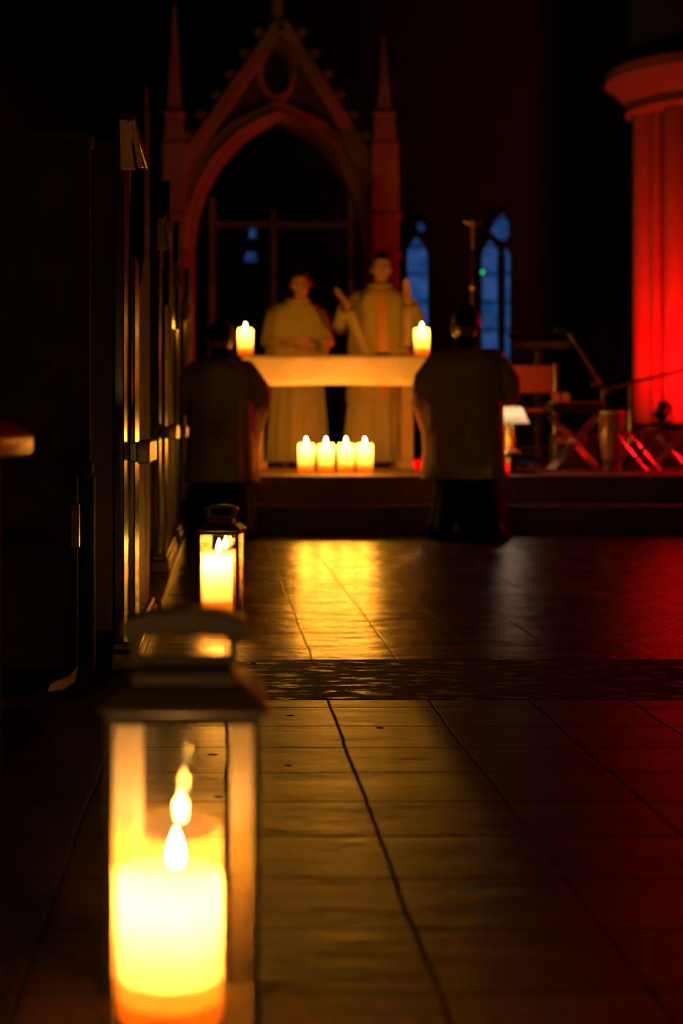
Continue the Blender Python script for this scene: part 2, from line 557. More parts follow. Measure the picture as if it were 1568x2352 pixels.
# ------------------------------------------------------------------ candles and lanterns
def candle_parts(root, r, h, inner_w, flame_w, lean=(0, 0), flame_h=0.042, flame_off=(0, 0), uneven=0.0):
    # a wax pillar burnt hollow: outer wall, soft rolled rim, well down the inside
    n = 40
    wall = 0.0075
    well = h * 0.42
    prof = [(r * 0.55, 0.0), (r * 0.985, 0.0), (r, 0.003), (r, h * 0.5), (r, h - 0.02), (r * 0.985, h - 0.010), (r * 0.94, h - 0.003), (r * 0.88, h),
            (r - wall - 0.002, h - 0.004), (r - wall, h - 0.016), (r - wall, well + 0.01), (r - wall - 0.006, well), (r * 0.4, well - 0.002), (0.0015, well - 0.002)]
    rs = []
    for q, z in prof:
        ring = []
        for i in range(n):
            a = 2 * pi * i / n
            dz = uneven * cos(a + 1.9) * max(0, (z - h * 0.6) / (h * 0.4))
            ring.append((q * cos(a), q * sin(a), z + dz))
        rs.append(ring)
    wb = MB().rings(rs)
    for k in range(2):
        # the solid wax below the melted well: layers that pass the light on, weaker each time
        zz = well * (0.66 - 0.33 * k)
        wb.lathe([(0.001, zz), (r * 0.97, zz), (r * 0.97, zz - 0.002), (0.001, zz - 0.002)], n=24)
    wb.build('wax_body', M['wax'], root, smooth=60)
    fx, fy = flame_off
    zt = h + 0.004
    MB().tube([(fx, fy, well - 0.004), (fx, fy, zt - 0.012), (fx + 0.002, fy, zt + 0.003)], [0.0016, 0.0014, 0.001], 8).build('wick', M['wick'], root)
    prof = [(0.0008, 0), (0.16, 0.08), (0.23, 0.22), (0.245, 0.34), (0.21, 0.52), (0.135, 0.72), (0.06, 0.9), (0.0008, 1.0)]
    MB().lathe([(q * flame_h * (0.85 if k else 1), z * flame_h) for k, (q, z) in enumerate(prof)], (fx, fy, zt - 0.006), 20).build('flame', M['flame'], root, smooth=180)
    lamp('flame_light', 'POINT', (fx, fy, zt + flame_h * 0.4), flame_w, CANDLE, root, radius=0.009)
    lamp('wax_glow', 'POINT', (0, 0, h - 0.032), inner_w, WAXGLOW, root, radius=r * 0.25)  # extra light hidden in the well so the wax walls glow


def lantern(name, label, loc, rz, w, d, eave, post, top=0.09, grip=0.012):
    root = thing(name, label, 'lantern', loc, rz)
    x, y = w / 2, d / 2
    b = MB()
    b.box(-x - 0.003, x + 0.003, -y - 0.003, y + 0.003, 0.003, 0.007)
    b.build('base', M['lantern_metal'], root, bevel=0.002)
    for sx in (-1, 1):
        for sy in (-1, 1):
            MB().ball((sx * (x - 0.012), sy * (y - 0.012), 0.004), (0.007, 0.007, 0.004), 12, 6).build('foot', M['lantern_metal'], root)
    t = 0.0035
    for sx in (-1, 1):
        for sy in (-1, 1):
            p = MB()
            pw = post if sy > 0 else 0.008
            xa, xb = (x - pw, x) if sx > 0 else (-x, -x + pw)
            ya, yb = (y - t, y) if sy > 0 else (-y, -y + t)
            p.box(xa, xb, ya, yb, 0.0075, eave - 0.012)
            xa, xb = (x - t, x) if sx > 0 else (-x, -x + t)
            ya, yb = (y - post * 0.7, y - t) if sy > 0 else (-y + t, -y + 0.01)
            p.box(xa, xb, ya, yb, 0.0075, eave - 0.012)
            p.build('corner_post', M['lantern_metal'], root)
    r = MB()
    z0, z1 = eave - 0.012, eave
    r.box(-x, x, -y, -y + 0.006, z0, z1).box(-x, x, y - 0.006, y, z0, z1).box(-x, -x + 0.006, -y + 0.006, y - 0.006, z0, z1).box(x - 0.006, x, -y + 0.006, y - 0.006, z0, z1)
    r.build('top_rail', M['lantern_metal'], root)
    # stepped hipped roof
    def rect(hx, hy, z): return [(-hx, -hy, z), (hx, -hy, z), (hx, hy, z), (-hx, hy, z)]
    rf = MB().rings([rect(x + .008, y + .008, eave), rect(x + .008, y + .008, eave + .006), rect(x - .012, y - .012, eave + .022),
                     rect(x - .024, y - .024, eave + .024), rect(x - .026, y - .026, eave + .036), rect(x - .034, y - .034, eave + .040)])
    rf.build('roof', M['lantern_metal'], root, smooth=20, bevel=0.0015)
    zt = eave + .040
    hw = w * 0.33
    hz = zt + top * 0.42
    h = MB()
    pts = [(-w * 0.43, hz - 0.006), (-w * 0.40, hz + 0.004), (-w * 0.25, hz + 0.011), (0, hz + 0.014), (w * 0.25, hz + 0.011), (w * 0.40, hz + 0.004), (w * 0.43, hz - 0.006)]
    low = [(q[0] * 0.97, q[1] - grip) for q in pts[1:-1]]
    h.prism(pts + low[::-1], 'y', -0.024, 0.024)
    h.build('handle', M['lantern_metal'], root, bevel=0.002, smooth=50)
    for sx in (-1, 1):
        MB().box(sx * hw - 0.005, sx * hw + 0.005, -0.012, 0.012, zt - 0.002, hz).build('handle_leg', M['lantern_metal'], root, bevel=0.001)
    MB().box(-hw, hw, -0.013, 0.013, zt, zt + 0.007).build('handle_plate', M['lantern_metal'], root, bevel=0.001)
    g0, g1 = 0.0075, eave - 0.0125
    for a in range(4):
        gm = MB()
        if a == 0: gm.box(-x + .004, x - .004, -y + .0045, -y + .0065, g0, g1)
        if a == 1: gm.box(-x + .004, x - .004, y - .0065, y - .0045, g0, g1)
        if a == 2: gm.box(-x + .0045, -x + .0065, -y + .008, y - .008, g0, g1)
        if a == 3: gm.box(x - .0065, x - .0045, -y + .008, y - .008, g0, g1)
        gm.build('glass_pane', M['glass'], root, smooth=0)
    return root

NEAR = (-0.042, 1.527, 0)
lantern('lantern', 'large dark metal lantern nearest the camera, glowing pillar candle inside', NEAR, 0, 0.158, 0.158, 0.342, 0.030, 0.105, 0.024)
c = thing('pillar_candle', 'large blown-out white pillar candle inside the nearest lantern', 'candle', (-0.0575, 1.520, 0.0073))
candle_parts(c, 0.056, 0.159, 6.0, NEAR_W, flame_h=0.043, flame_off=(0.006, -0.004), uneven=0.006)
FAR = (-0.010, 4.70, 0)
lantern('lantern', 'smaller dark metal lantern standing by the pews further up the aisle', FAR, radians(-9), 0.132, 0.132, 0.303, 0.024, 0.075)
c = thing('pillar_candle', 'tall glowing pillar candle inside the lantern beside the pews', 'candle', (-0.022, 4.695, 0.0073))
candle_parts(c, 0.049, 0.222, 6.5, FAR_W, flame_h=0.05, flame_off=(0.004, -0.004))

def px_x(px, Y): return (px - 515) * Y / 3267
def px_z(py, Y): return CAM_H + (990 - py) * Y / 3267

fc = thing('pillar_candle', 'leftmost of the four white pillar candles on the platform before the altar', 'candle', (0, 0, 0), 0, 'row of candles before the altar')
candle_parts(fc, 0.055, 0.20, 4.0, FLOOR_CANDLE_W, flame_h=0.05, uneven=0.004)
fl = ['leftmost of the four white pillar candles on the platform before the altar', 'second from the left of the four candles before the altar',
      'third from the left of the four candles before the altar', 'rightmost of the four white pillar candles before the altar']
for i, px in enumerate((703, 748.5, 794.5, 837.5)):
    o = fc if i == 0 else dup(fc)
    o['label'] = fl[i]
    o.location = (px_x(px, 9.85), 9.85, PZ + 0.0005)
    o.rotation_euler = (0, 0, i * 1.9)

# ------------------------------------------------------------------ altar
AY, ATOP = 10.5, 1.19
ax0, ax1 = px_x(553, AY), px_x(990, AY)
t = thing('altar_table', 'stone altar table under a white cloth behind the row of candles', 'altar', ((ax0 + ax1) / 2, AY, PZ))
aw = (ax1 - ax0) / 2
MB().box(-aw + 0.03, aw - 0.03, 0.03, 0.85, ATOP - PZ - 0.11, ATOP - PZ - 0.008).build('table_slab', M['stone'], t, bevel=0.01)
for sx in (-1, 1):
    cxl = sx * (aw - 0.13)
    l = MB()
    l.box(cxl - 0.07, cxl + 0.07, 0.30, 0.62, 0.0, 0.06).box(cxl - 0.045, cxl + 0.045, 0.33, 0.59, 0.06, ATOP - PZ - 0.16).box(cxl - 0.07, cxl + 0.07, 0.30, 0.62, ATOP - PZ - 0.16, ATOP - PZ - 0.11)
    l.build('leg', M['stone'], t, bevel=0.01)
# cloth: top sheet plus a front fall with soft folds
rows_ = []
nx = 90
for (yy, zz, amp) in ((0.84, 0.0, 0), (0.5, 0.0, 0), (0.02, 0.0, 0), (0.005, -0.006, 0), (0.0, -0.03, 0.003), (-0.002, -0.10, 0.007), (-0.004, -0.16, 0.011), (-0.006, -0.225, 0.015)):
    row = []
    for i in range(nx + 1):
        u = i / nx
        f = sin(u * 25) * 0.5 + sin(u * 41 + 1) * 0.4 + sin(u * 9 + 2) * 0.5
        x = -aw + 2 * aw * u
        x *= 1.0 - 0.012 * (abs(zz) / 0.2)
        drop = 0.005 * sin(u * 6 + 1.5) * (abs(zz) / 0.22)
        row.append((x, yy + amp * f, zz - drop))
    rows_.append(row)
cl = MB()
vs = [p for r_ in rows_ for p in r_]
cl.add(vs, [(a * (nx + 1) + i, a * (nx + 1) + i + 1, (a + 1) * (nx + 1) + i + 1, (a + 1) * (nx + 1) + i) for a in range(len(rows_) - 1) for i in range(nx)])
co = cl.build('altar_cloth', M['linen'], smooth=180, solid=0.003)
co.location = ((ax0 + ax1) / 2, AY, ATOP)
tag(co, 'white cloth hanging over the altar front, glowing orange in candlelight', 'cloth')

for px, lab in ((563.5, 'lit white candle at the left end of the altar cloth'), (968.5, 'lit white candle at the right end of the altar cloth')):
    o = dup(fc)
    o['label'] = lab
    o['group'] = 'candles on the altar'
    o.location = (px_x(px, AY + 0.1), AY + 0.1, ATOP + 0.001)

bk = thing('open_book', 'dark open mass book lying on the altar before the standing priest', 'book', (px_x(905, AY + 0.22), AY + 0.22, ATOP + 0.001))
MB().prism([(-0.15, 0.03), (0, 0.008), (0.15, 0.03), (0.15, 0.024), (0, 0.0), (-0.15, 0.024)], 'y', -0.1, 0.12).build('cover', M['leather'], bk)
MB().prism([(-0.14, 0.031), (-0.07, 0.034), (0, 0.010), (0.07, 0.034), (0.14, 0.031), (0.14, 0.029), (0, 0.0085), (-0.14, 0.029)], 'y', -0.09, 0.11).build('pages', M['paper'], bk)

# ------------------------------------------------------------------ people
def hand(mb, w, d, n, side, curl=0.35, k=1.0):
    w, d, n = Vector(w), Vector(d).normalized(), Vector(n)
    n = (n - d * n.dot(d)).normalized()
    s = d.cross(n) * side
    spread = [(-0.031, 0.074, 0.088), (-0.0105, 0.084, 0.094), (0.010, 0.078, 0.090), (0.029, 0.060, 0.080)]
    for off, ln, kn in spread:
        kp = w + d * kn * k + s * off * k
        mb.capsule(w + s * off * 0.6 * k + d * 0.01, 0.0165 * k, kp, 0.0125 * k, 8)
        d1 = (d + s * off * 2.2 + n * curl * 0.5).normalized()
        d2 = (d + s * off * 2.2 + n * curl * 1.4).normalized()
        m1 = kp + d1 * ln * 0.52 * k
        m2 = m1 + d2 * ln * 0.48 * k
        mb.capsule(kp, 0.0105 * k, m1, 0.0095 * k, 8)
        mb.capsule(m1, 0.0095 * k, m2, 0.0078 * k, 8)
    tb = w - s * 0.022 * k + d * 0.028 * k
    t1 = tb - s * 0.034 * k + d * 0.034 * k + n * 0.012 * k
    t2 = t1 - s * 0.012 * k + d * 0.032 * k + n * 0.010 * k
    mb.capsule(tb, 0.0155 * k, t1, 0.0125 * k, 8)
    mb.capsule(t1, 0.0115 * k, t2, 0.009 * k, 8)


def head(mb, c, tilt):
    c = Vector(c)
    R = tilt
    def P(x, y, z): return c + R @ Vector((x, y, z))
    mb.ball(P(0, 0.005, 0.015), (0.077, 0.096, 0.103), 20, 14, R)
    mb.ball(P(0, -0.022, -0.060), (0.057, 0.068, 0.060), 16, 10, R)
    mb.ball(P(0, -0.055, -0.095), (0.026, 0.024, 0.022), 12, 8, R)
    mb.capsule(P(0, -0.088, 0.012), 0.010, P(0, -0.108, -0.030), 0.014, 8)
    mb.capsule(P(-0.040, -0.074, 0.028), 0.012, P(0.040, -0.074, 0.028), 0.012, 8)
    mb.capsule(P(-0.019, -0.084, -0.062), 0.008, P(0.019, -0.084, -0.062), 0.008, 8)
    mb.capsule(P(-0.016, -0.082, -0.072), 0.008, P(0.016, -0.082, -0.072), 0.008, 8)
    for s in (-1, 1):
        mb.ball(P(s * 0.050, -0.048, -0.03), (0.026, 0.030, 0.034), 10, 8, R)
        mb.ball(P(s * 0.081, 0.012, -0.014), (0.011, 0.021, 0.033), 12, 8, R)
    return P


def hair(root, c, R, full=1.0):
    c = Vector(c)
    mb = MB()
    n, m = 32, 20
    vs, keep = [], {}
    for j in range(m + 1):
        t = pi * j / m
        for i in range(n):
            a = 2 * pi * i / n
            q = Vector((0.084 * sin(t) * cos(a), 0.104 * sin(t) * sin(a), 0.112 * cos(t)))
            wob = 1 + 0.012 * sin(7 * a + 3 * t) + 0.010 * sin(13 * a - 5 * t)
            vs.append((q * wob, t, a))
    fs = []
    for j in range(m):
        for i in range(n):
            ids = (j * n + i, j * n + (i + 1) % n, (j + 1) * n + (i + 1) % n, (j + 1) * n + i)
            q = sum((vs[k][0] for k in ids), Vector()) / 4
            face = q.y < -0.045 and q.z < 0.055
            low = q.z < -0.055 or (abs(q.x) > 0.05 and q.z < -0.012 and q.y < 0.03)
            if not face and not low: fs.append(ids)
    mb.add([c + R @ (v[0] + Vector((0, 0.006, 0.014))) for v in vs], fs)
    o = mb.build('hair', M['hair'], root, smooth=180, solid=0.012)
    bm = bmesh.new(); bm.from_mesh(o.data)
    bmesh.ops.delete(bm, geom=[v for v in bm.verts if not v.link_faces], context='VERTS')
    bmesh.ops.remove_doubles(bm, verts=bm.verts, dist=0.0005)
    bm.to_mesh(o.data); bm.free()
    return o


def garment(name, mat, root, secs, folds=11, seed=0, n=144, solid=0.004, top=False):
    # secs: (cx, cy, z, rx, ry, fold amplitude)
    rs = []
    for cx, cy_, z, rx, ry, amp in secs:
        ring = []
        for i in range(n):
            a = 2 * pi * i / n
            f = 0.55 * sin(folds * a + seed + 1.1 * sin(2 * a)) + 0.3 * sin((folds * 2 - 3) * a + 2 * seed) + 0.25 * sin(5 * a + seed)
            e = 1 + amp * f
            ca, sa = cos(a), sin(a)
            ring.append((cx + rx * e * ca, cy_ + ry * e * sa, z + 0.006 * amp * 10 * f * (1 if (cx, cy_, z, rx, ry, amp) == secs[-1] else 0)))
        rs.append(ring)
    return MB().rings(rs, cap0=top, cap1=False).build(name, mat, root, smooth=180, solid=solid)


def sleeve(name, mat, root, pts, rad, flat=0.7, up=(0, 0, 1), solid=0.004):
    P = [Vector(p) for p in pts]
    q, rr = [], []
    for i in range(len(P) - 1):
        for k in range(4):
            u = k / 4
            q.append(P[i].lerp(P[i + 1], u)); rr.append(rad[i] + (rad[i + 1] - rad[i]) * u)
    q.append(P[-1]); rr.append(rad[-1])
    mb = MB().tube(q, rr, 20, flat, None, cap=False)
    return mb.build(name, mat, root, smooth=180, solid=solid)


def standing_body(root, hc, tilt, arms, H=1.0):
    b = MB()
    P = head(b, hc, tilt)
    b.capsule((hc[0] * 0.6, 0.02, 1.40), 0.058, (hc[0], hc[1] + 0.015, hc[2] - 0.08), 0.052)
    b.capsule((-0.15, 0.02, 1.385), 0.062, (0.15, 0.02, 1.385), 0.062)
    b.ball((0, 0.01, 1.24), (0.165, 0.105, 0.19), 18, 12)
    b.ball((0, 0.01, 1.00), (0.145, 0.10, 0.17), 18, 12)
    b.ball((0, 0.015, 0.88), (0.16, 0.11, 0.13), 18, 12)
    for s in (-1, 1):
        b.capsule((s * 0.085, 0.01, 0.85), 0.085, (s * 0.09, 0.0, 0.48), 0.058)
        b.capsule((s * 0.09, 0.0, 0.48), 0.056, (s * 0.09, 0.02, 0.09), 0.038)
        b.capsule((s * 0.09, 0.03, 0.045), 0.04, (s * 0.10, -0.14, 0.028), 0.028)
    for s, (sh, el, wr, d, n, curl) in arms.items():
        b.capsule(sh, 0.052, el, 0.041)
        b.capsule(el, 0.040, wr, 0.026)
        hand(b, wr, d, n, s, curl)
    body = b.build('body', M['skin'], root, smooth=180, remesh=0.0065)
    for s in (-1, 1):
        MB().ball(P(s * 0.032, -0.083, 0.006), 0.011, 12, 8).build('eye', M['eye'], root)
        sh = MB().ball((s * 0.095, -0.05, 0.034), (0.048, 0.135, 0.034), 16, 8)
        sh.build('shoe', M['shoe'], root)
    hair(root, hc, tilt)
    return body

# the celebrant with raised arms
PY = 11.62
p = thing('person', 'person standing behind the altar with both arms raised, cream and gold vestment', 'person', (px_x(868, PY), PY, PZ))
hc = (0.025, -0.02, 1.625)
arms = {
    1: ((-0.175, 0.02, 1.385), (-0.300, -0.03, 1.165), (-0.262, -0.22, 1.305), (-0.62, -0.25, 0.66), (0.6, -0.5, 0.5), 0.15),
    -1: ((0.175, 0.02, 1.385), (0.325, 0.0, 1.185), (0.215, -0.17, 1.345), (-0.06, -0.25, 0.95), (-0.75, -0.5, 0.0), 0.15)}
standing_body(p, hc, Matrix.Rotation(radians(4), 3, 'X'), arms)
garment('alb', M['alb'], p, [(0, 0.01, 1.46, 0.075, 0.075, 0), (0, 0.01, 1.40, 0.17, 0.10, 0), (0, 0.01, 1.1, 0.19, 0.135, 0.02), (0, 0, 0.8, 0.21, 0.16, 0.05), (0, 0, 0.4, 0.245, 0.19, 0.08), (0, 0, 0.04, 0.275, 0.21, 0.10)], 13, 0.4)
garment('chasuble', M['chasuble'], p, [(0.01, 0.01, 1.478, 0.078, 0.078, 0), (0.01, 0.01, 1.455, 0.115, 0.10, 0), (0, 0.01, 1.425, 0.185, 0.118, 0.0), (0, 0.0, 1.37, 0.228, 0.135, 0.015), (0, 0.0, 1.25, 0.232, 0.16, 0.03), (0, -0.005, 1.05, 0.235, 0.18, 0.045), (0, -0.01, 0.85, 0.245, 0.195, 0.06), (0, -0.01, 0.62, 0.25, 0.205, 0.07), (0, -0.01, 0.52, 0.25, 0.21, 0.075)], 9, 1.3)
ob = MB()
rr = []
for (z, y, hw) in ((1.43, -0.118, 0.034), (1.37, -0.150, 0.036), (1.25, -0.178, 0.038), (1.05, -0.200, 0.040), (0.85, -0.218, 0.042), (0.62, -0.228, 0.042), (0.53, -0.232, 0.042)):
    rr.append([(0.012 - hw, y, z), (0.012 + hw, y, z), (0.012 + hw, y + 0.03, z), (0.012 - hw, y + 0.03, z)])
ob.rings(rr).build('orphrey', M['orphrey'], p, smooth=60)
MB().tube([(0.01 + 0.085 * cos(a * pi / 12), 0.0 + 0.088 * sin(a * pi / 12), 1.475 - 0.012 * sin(a * pi / 12 + pi)) for a in range(25)], 0.02, 10).build('collar', M['alb'], p, smooth=180)
for s in (1, -1):
    sh, el, wr = arms[s][0], arms[s][1], arms[s][2]
    e2 = Vector(el) + Vector((0, 0.0, -0.02))
    w2 = Vector(wr).lerp(Vector(el), 0.18)
    sleeve('sleeve', M['alb'] if s > 0 else M['chasuble'], p, [Vector(sh) + Vector((s * 0.03, 0, 0.0)), e2, w2], [0.085, 0.085, 0.078], 0.85)
    # long hanging cuff that drops from the forearm
    top = Vector(w2) + Vector((0.01 * s, -0.01, -0.03))
    if s > 0:
        pts = [top, (-0.235, -0.20, 1.18), (-0.175, -0.20, 1.02), (-0.125, -0.19, 0.90)]
    else:
        pts = [top, (0.215, -0.17, 1.20), (0.225, -0.17, 1.06), (0.205, -0.17, 0.97)]
    sleeve('hanging_cuff', M['alb'], p, pts, [0.045, 0.052, 0.048, 0.045], 0.6)

# the second priest
PY2 = 11.75
p = thing('person', 'person standing behind the left half of the altar, hands folded, rim-lit red', 'person', (px_x(680, PY2), PY2, PZ))
p.scale = (0.94, 0.94, 0.93)
hc = (0.035, -0.03, 1.625)
arms = {
    1: ((-0.175, 0.02, 1.37), (-0.245, 0.0, 1.10), (-0.07, -0.20, 1.08), (0.75, -0.35, 0.2), (0.2, 0.6, 0.3), 0.3),
    -1: ((0.175, 0.02, 1.37), (0.265, 0.0, 1.09), (0.13, -0.20, 1.05), (-0.75, -0.35, 0.25), (-0.2, 0.6, 0.3), 0.3)}
standing_body(p, hc, Matrix.Rotation(radians(12), 3, 'X') @ Matrix.Rotation(radians(-8), 3, 'Y'), arms)
garment('alb', M['alb'], p, [(0, 0.01, 1.46, 0.075, 0.075, 0), (0, 0.01, 1.40, 0.17, 0.10, 0), (0, 0.01, 1.1, 0.19, 0.135, 0.03), (0, 0, 0.8, 0.22, 0.16, 0.06), (0, 0, 0.4, 0.25, 0.19, 0.09), (0, 0, 0.04, 0.275, 0.21, 0.11)], 15, 2.4)
garment('chasuble', M['chasuble'], p, [(0.01, 0.01, 1.475, 0.08, 0.08, 0), (0.01, 0.01, 1.45, 0.12, 0.10, 0), (0, 0.01, 1.415, 0.20, 0.12, 0.0), (0, 0.0, 1.33, 0.25, 0.14, 0.02), (0, 0.0, 1.18, 0.272, 0.165, 0.04), (0, -0.005, 1.0, 0.27, 0.18, 0.05), (0, -0.01, 0.75, 0.262, 0.195, 0.07)], 8, 0.2)
MB().tube([(0.01 + 0.088 * cos(a * pi / 12), 0.0 + 0.09 * sin(a * pi / 12), 1.468 - 0.012 * sin(a * pi / 12 + pi)) for a in range(25)], 0.022, 10).build('collar', M['alb'], p, smooth=180)
for s in (1, -1):
    sh, el, wr = arms[s][0], arms[s][1], arms[s][2]
    sleeve('sleeve', M['chasuble'], p, [Vector(sh) + Vector((-s * 0.01, 0, 0.0)), Vector(el), Vector(wr).lerp(Vector(el), 0.2)], [0.08, 0.075, 0.07], 0.9)


# kneeling servers, seen from behind
def kneeling(label, loc, k, rz, hang=(-1, 1)):
    root = thing('person', label, 'person', loc, rz)
    root.scale = (k, k, k)
    b = MB()
    hc = (0, 0.0, 1.255)
    R = Matrix.Rotation(radians(10), 3, 'X')
    P = head(b, hc, R)
    b.capsule((0, 0.03, 1.05), 0.056, (0, 0.02, 1.19), 0.052)
    b.capsule((-0.16, 0.03, 1.055), 0.060, (0.16, 0.03, 1.055), 0.060)
    b.ball((0, 0.02, 0.92), (0.165, 0.11, 0.19), 18, 12)
    b.ball((0, 0.02, 0.70), (0.150, 0.11, 0.17), 18, 12)
    b.ball((0, 0.03, 0.57), (0.165, 0.125, 0.13), 18, 12)
    for s in (-1, 1):
        b.capsule((s * 0.09, 0.02, 0.54), 0.088, (s * 0.10, -0.03, 0.07), 0.062)
        b.capsule((s * 0.10, -0.03, 0.07), 0.058, (s * 0.10, 0.34, 0.075), 0.038)
        b.capsule((s * 0.10, 0.34, 0.075), 0.036, (s * 0.10, 0.42, 0.04), 0.026)
        el = (s * 0.255, -0.02, 0.845)
        wr = (s * 0.055, -0.24, 0.92)
        b.capsule((s * 0.175, 0.03, 1.05), 0.052, el, 0.041)
        b.capsule(el, 0.040, wr, 0.026)
        hand(b, wr, (-s * 0.3, -0.35, 0.9), (-s, 0, 0.1), s, 0.1)
    b.build('body', M['skin'], root, smooth=180, remesh=0.0065)
    for s in (-1, 1):
        MB().ball(P(s * 0.032, -0.083, 0.006), 0.011, 12, 8).build('eye', M['eye'], root)
        MB().ball((s * 0.10, 0.42, 0.055), (0.045, 0.075, 0.05), 14, 8).build('shoe', M['shoe'], root)
    hair(root, hc, R)
    # cassock: skirt over thighs, spread over the calves behind
    garment('cassock', M['cassock'], root, [(0, 0.022, 1.185, 0.064, 0.066, 0), (0, 0.025, 1.13, 0.068, 0.068, 0), (0, 0.03, 1.09, 0.075, 0.075, 0), (0, 0.03, 1.02, 0.18, 0.11, 0), (0, 0.03, 0.6, 0.18, 0.145, 0.0), (0, 0.04, 0.36, 0.185, 0.155, 0.02), (0, 0.10, 0.22, 0.205, 0.25, 0.04), (0.01, 0.14, 0.08, 0.225, 0.31, 0.05), (0.01, 0.15, 0.008, 0.235, 0.33, 0.05)], 9, 0.7)
    garment('surplice', M['surplice'], root, [(0, 0.035, 1.115, 0.075, 0.072, 0), (0, 0.035, 1.10, 0.11, 0.095, 0), (0, 0.035, 1.07, 0.175, 0.115, 0.0), (0, 0.035, 1.01, 0.215, 0.135, 0.01), (0, 0.03, 0.85, 0.215, 0.155, 0.02), (0, 0.03, 0.65, 0.215, 0.175, 0.035), (0, 0.04, 0.45, 0.222, 0.205, 0.04), (0, 0.05, 0.345, 0.230, 0.225, 0.045)], 10, 1.9)
    for s in (-1, 1):
        sleeve('sleeve', M['surplice'], root, [(s * 0.165, 0.035, 1.03), (s * 0.235, 0.01, 0.92), (s * 0.252, -0.03, 0.845), (s * 0.20, -0.12, 0.845), (s * 0.13, -0.19, 0.87)], [0.080, 0.088, 0.078, 0.078, 0.075], 0.8)
        if s not in hang: continue
        # the wide sleeve hangs down from the forearm
        rs = []
        for (x, y, z, rx, ry) in ((0.245, -0.07, 0.88, 0.050, 0.11), (0.262, -0.09, 0.80, 0.048, 0.13), (0.245, -0.10, 0.72, 0.040, 0.14), (0.212, -0.10, 0.62, 0.036, 0.14), (0.205, -0.11, 0.52, 0.034, 0.13), (0.215, -0.11, 0.42, 0.032, 0.12), (0.225, -0.11, 0.34, 0.026, 0.10)):
            rs.append([(s * (x + rx * cos(pi * (-0.5 + 1.35 * i / 24))), y + ry * sin(pi * (-0.5 + 1.35 * i / 24)), z) for i in range(25)])
        nn = 25
        MB().add([p_ for r_ in rs for p_ in r_], [(a * nn + i, a * nn + i + 1, (a + 1) * nn + i + 1, (a + 1) * nn + i) for a in range(len(rs) - 1) for i in range(nn - 1)]).build('hanging_sleeve', M['thin_surplice'], root, smooth=180)
    return root

kneeling('person kneeling at the step on the right, back turned, white surplice over black cassock', (px_x(1070, 8.55), 8.55, 0.0), 1.01, pi, (1,))
kneeling('person kneeling at the step beside the pews, back turned, white surplice over black', (px_x(508, 8.62), 8.62, 0.0), 0.95, pi, (-1,))

# ------------------------------------------------------------------ pews
def pew(label, loc):
    root = thing('church_pew', label, 'pew', loc, 0, 'carved pews along the aisle')
    # end panel along the aisle: lower part, then a tall round-headed part further on (outline in the y-z plane)
    prof = [(0.40, 0.0), (1.02, 0.0), (1.02, 1.62)]
    for i in range(1, 8):
        a = pi * i / 8
        prof.append((0.86 + 0.16 * cos(a), 1.62 + 0.13 * sin(a)))
    prof += [(0.70, 1.62), (0.70, 1.20), (0.60, 1.12), (0.50, 1.07), (0.40, 1.06)]
    MB().prism(prof, 'x', -0.284, -0.250).build('end_panel', M['matte_wood'], root, bevel=0.003)
    MB().box(-0.290, -0.248, 0.203, 0.398, 0.0, 1.12).build('inner_post', M['varnish'], root, bevel=0.004)
    # slim rounded post on the near edge, up to the top board
    MB().box(-0.292, -0.264, 0.0, 0.20, 0.0, 1.440).build('end_post', M['varnish'], root, bevel=0.004)
    # dark top board; pale slanted cap put in for the lit patch, split by a groove
    MB().box(-0.287, -0.240, 0.008, 0.69, 1.447, 1.475).build('top_board', M['dark_wood'], root, bevel=0.003)
    MB().prism([(-0.272, 1.318), (-0.234, 1.318), (-0.252, 1.447), (-0.275, 1.447)], 'y', -0.022, -0.001).build('end_cap', M['lit_pale_wood'], root, bevel=0.003)
    MB().prism([(-0.228, 1.322), (-0.212, 1.322), (-0.233, 1.447), (-0.247, 1.447)], 'y', -0.020, -0.001).build('cap_bead', M['lit_pale_wood'], root, bevel=0.004)
    MB().prism([(0.20, 1.447), (0.30, 1.447), (0.28, 1.40), (0.23, 1.33), (0.20, 1.26)], 'x', -0.285, -0.262).build('bracket', M['lit_brown_wood'], root, bevel=0.002)
    # back, seat and rail run off to the left
    MB().box(-2.6, -0.293, 0.015, 0.045, 0.10, 1.40).build('back_board', M['brown_wood'], root, bevel=0.003)
    MB().box(-2.6, -0.283, 0.055, 0.42, 0.42, 0.455).build('seat', M['dark_wood'], root, bevel=0.006)
    MB().prism([(-0.10, 0.545), (-0.10, 0.585), (-0.085, 0.600), (-0.04, 0.607), (0.30, 0.607), (0.30, 0.545)], 'x', -0.224, -0.192).build('armrest', M['lit_pale_wood'], root, bevel=0.006)
    MB().prism([(-0.08, 0.55), (-0.08, 0.60), (0.28, 0.60), (0.28, 0.55)], 'x', -0.245, -0.2245).build('armrest_bracket', M['dark_wood'], root, bevel=0.003)
    bs = MB()
    bs.box(-0.300, -0.226, -0.02, 1.04, 0.0, 0.05).box(-0.295, -0.234, -0.012, 1.03, 0.05, 0.075)
    bs.build('foot', M['brown_wood'], root, bevel=0.006)
    return root

tag(MB().box(-3.2, -0.212, 4.84, 10.9, 0.0, 0.05).build('trim_3', M['brown_wood'], bevel=0.006), 'low wooden platform edge under the further pews', kind='structure')
p1 = pew('first carved pew end, just beyond the nearest lantern, pale slanted cap', (0, 3.75, 0))
for yy, lab in ((5.80, 'second carved pew end up the aisle, just behind the further lantern'), (7.30, 'third carved pew end up the aisle, before the left kneeling server'),
                (9.55, 'farthest carved pew end, beside the left kneeling server\'s head')):
    o = dup(p1, (0, yy, 0.0505), 0, lab)
    if yy > 6: o.scale = (1, 0.74, 1)

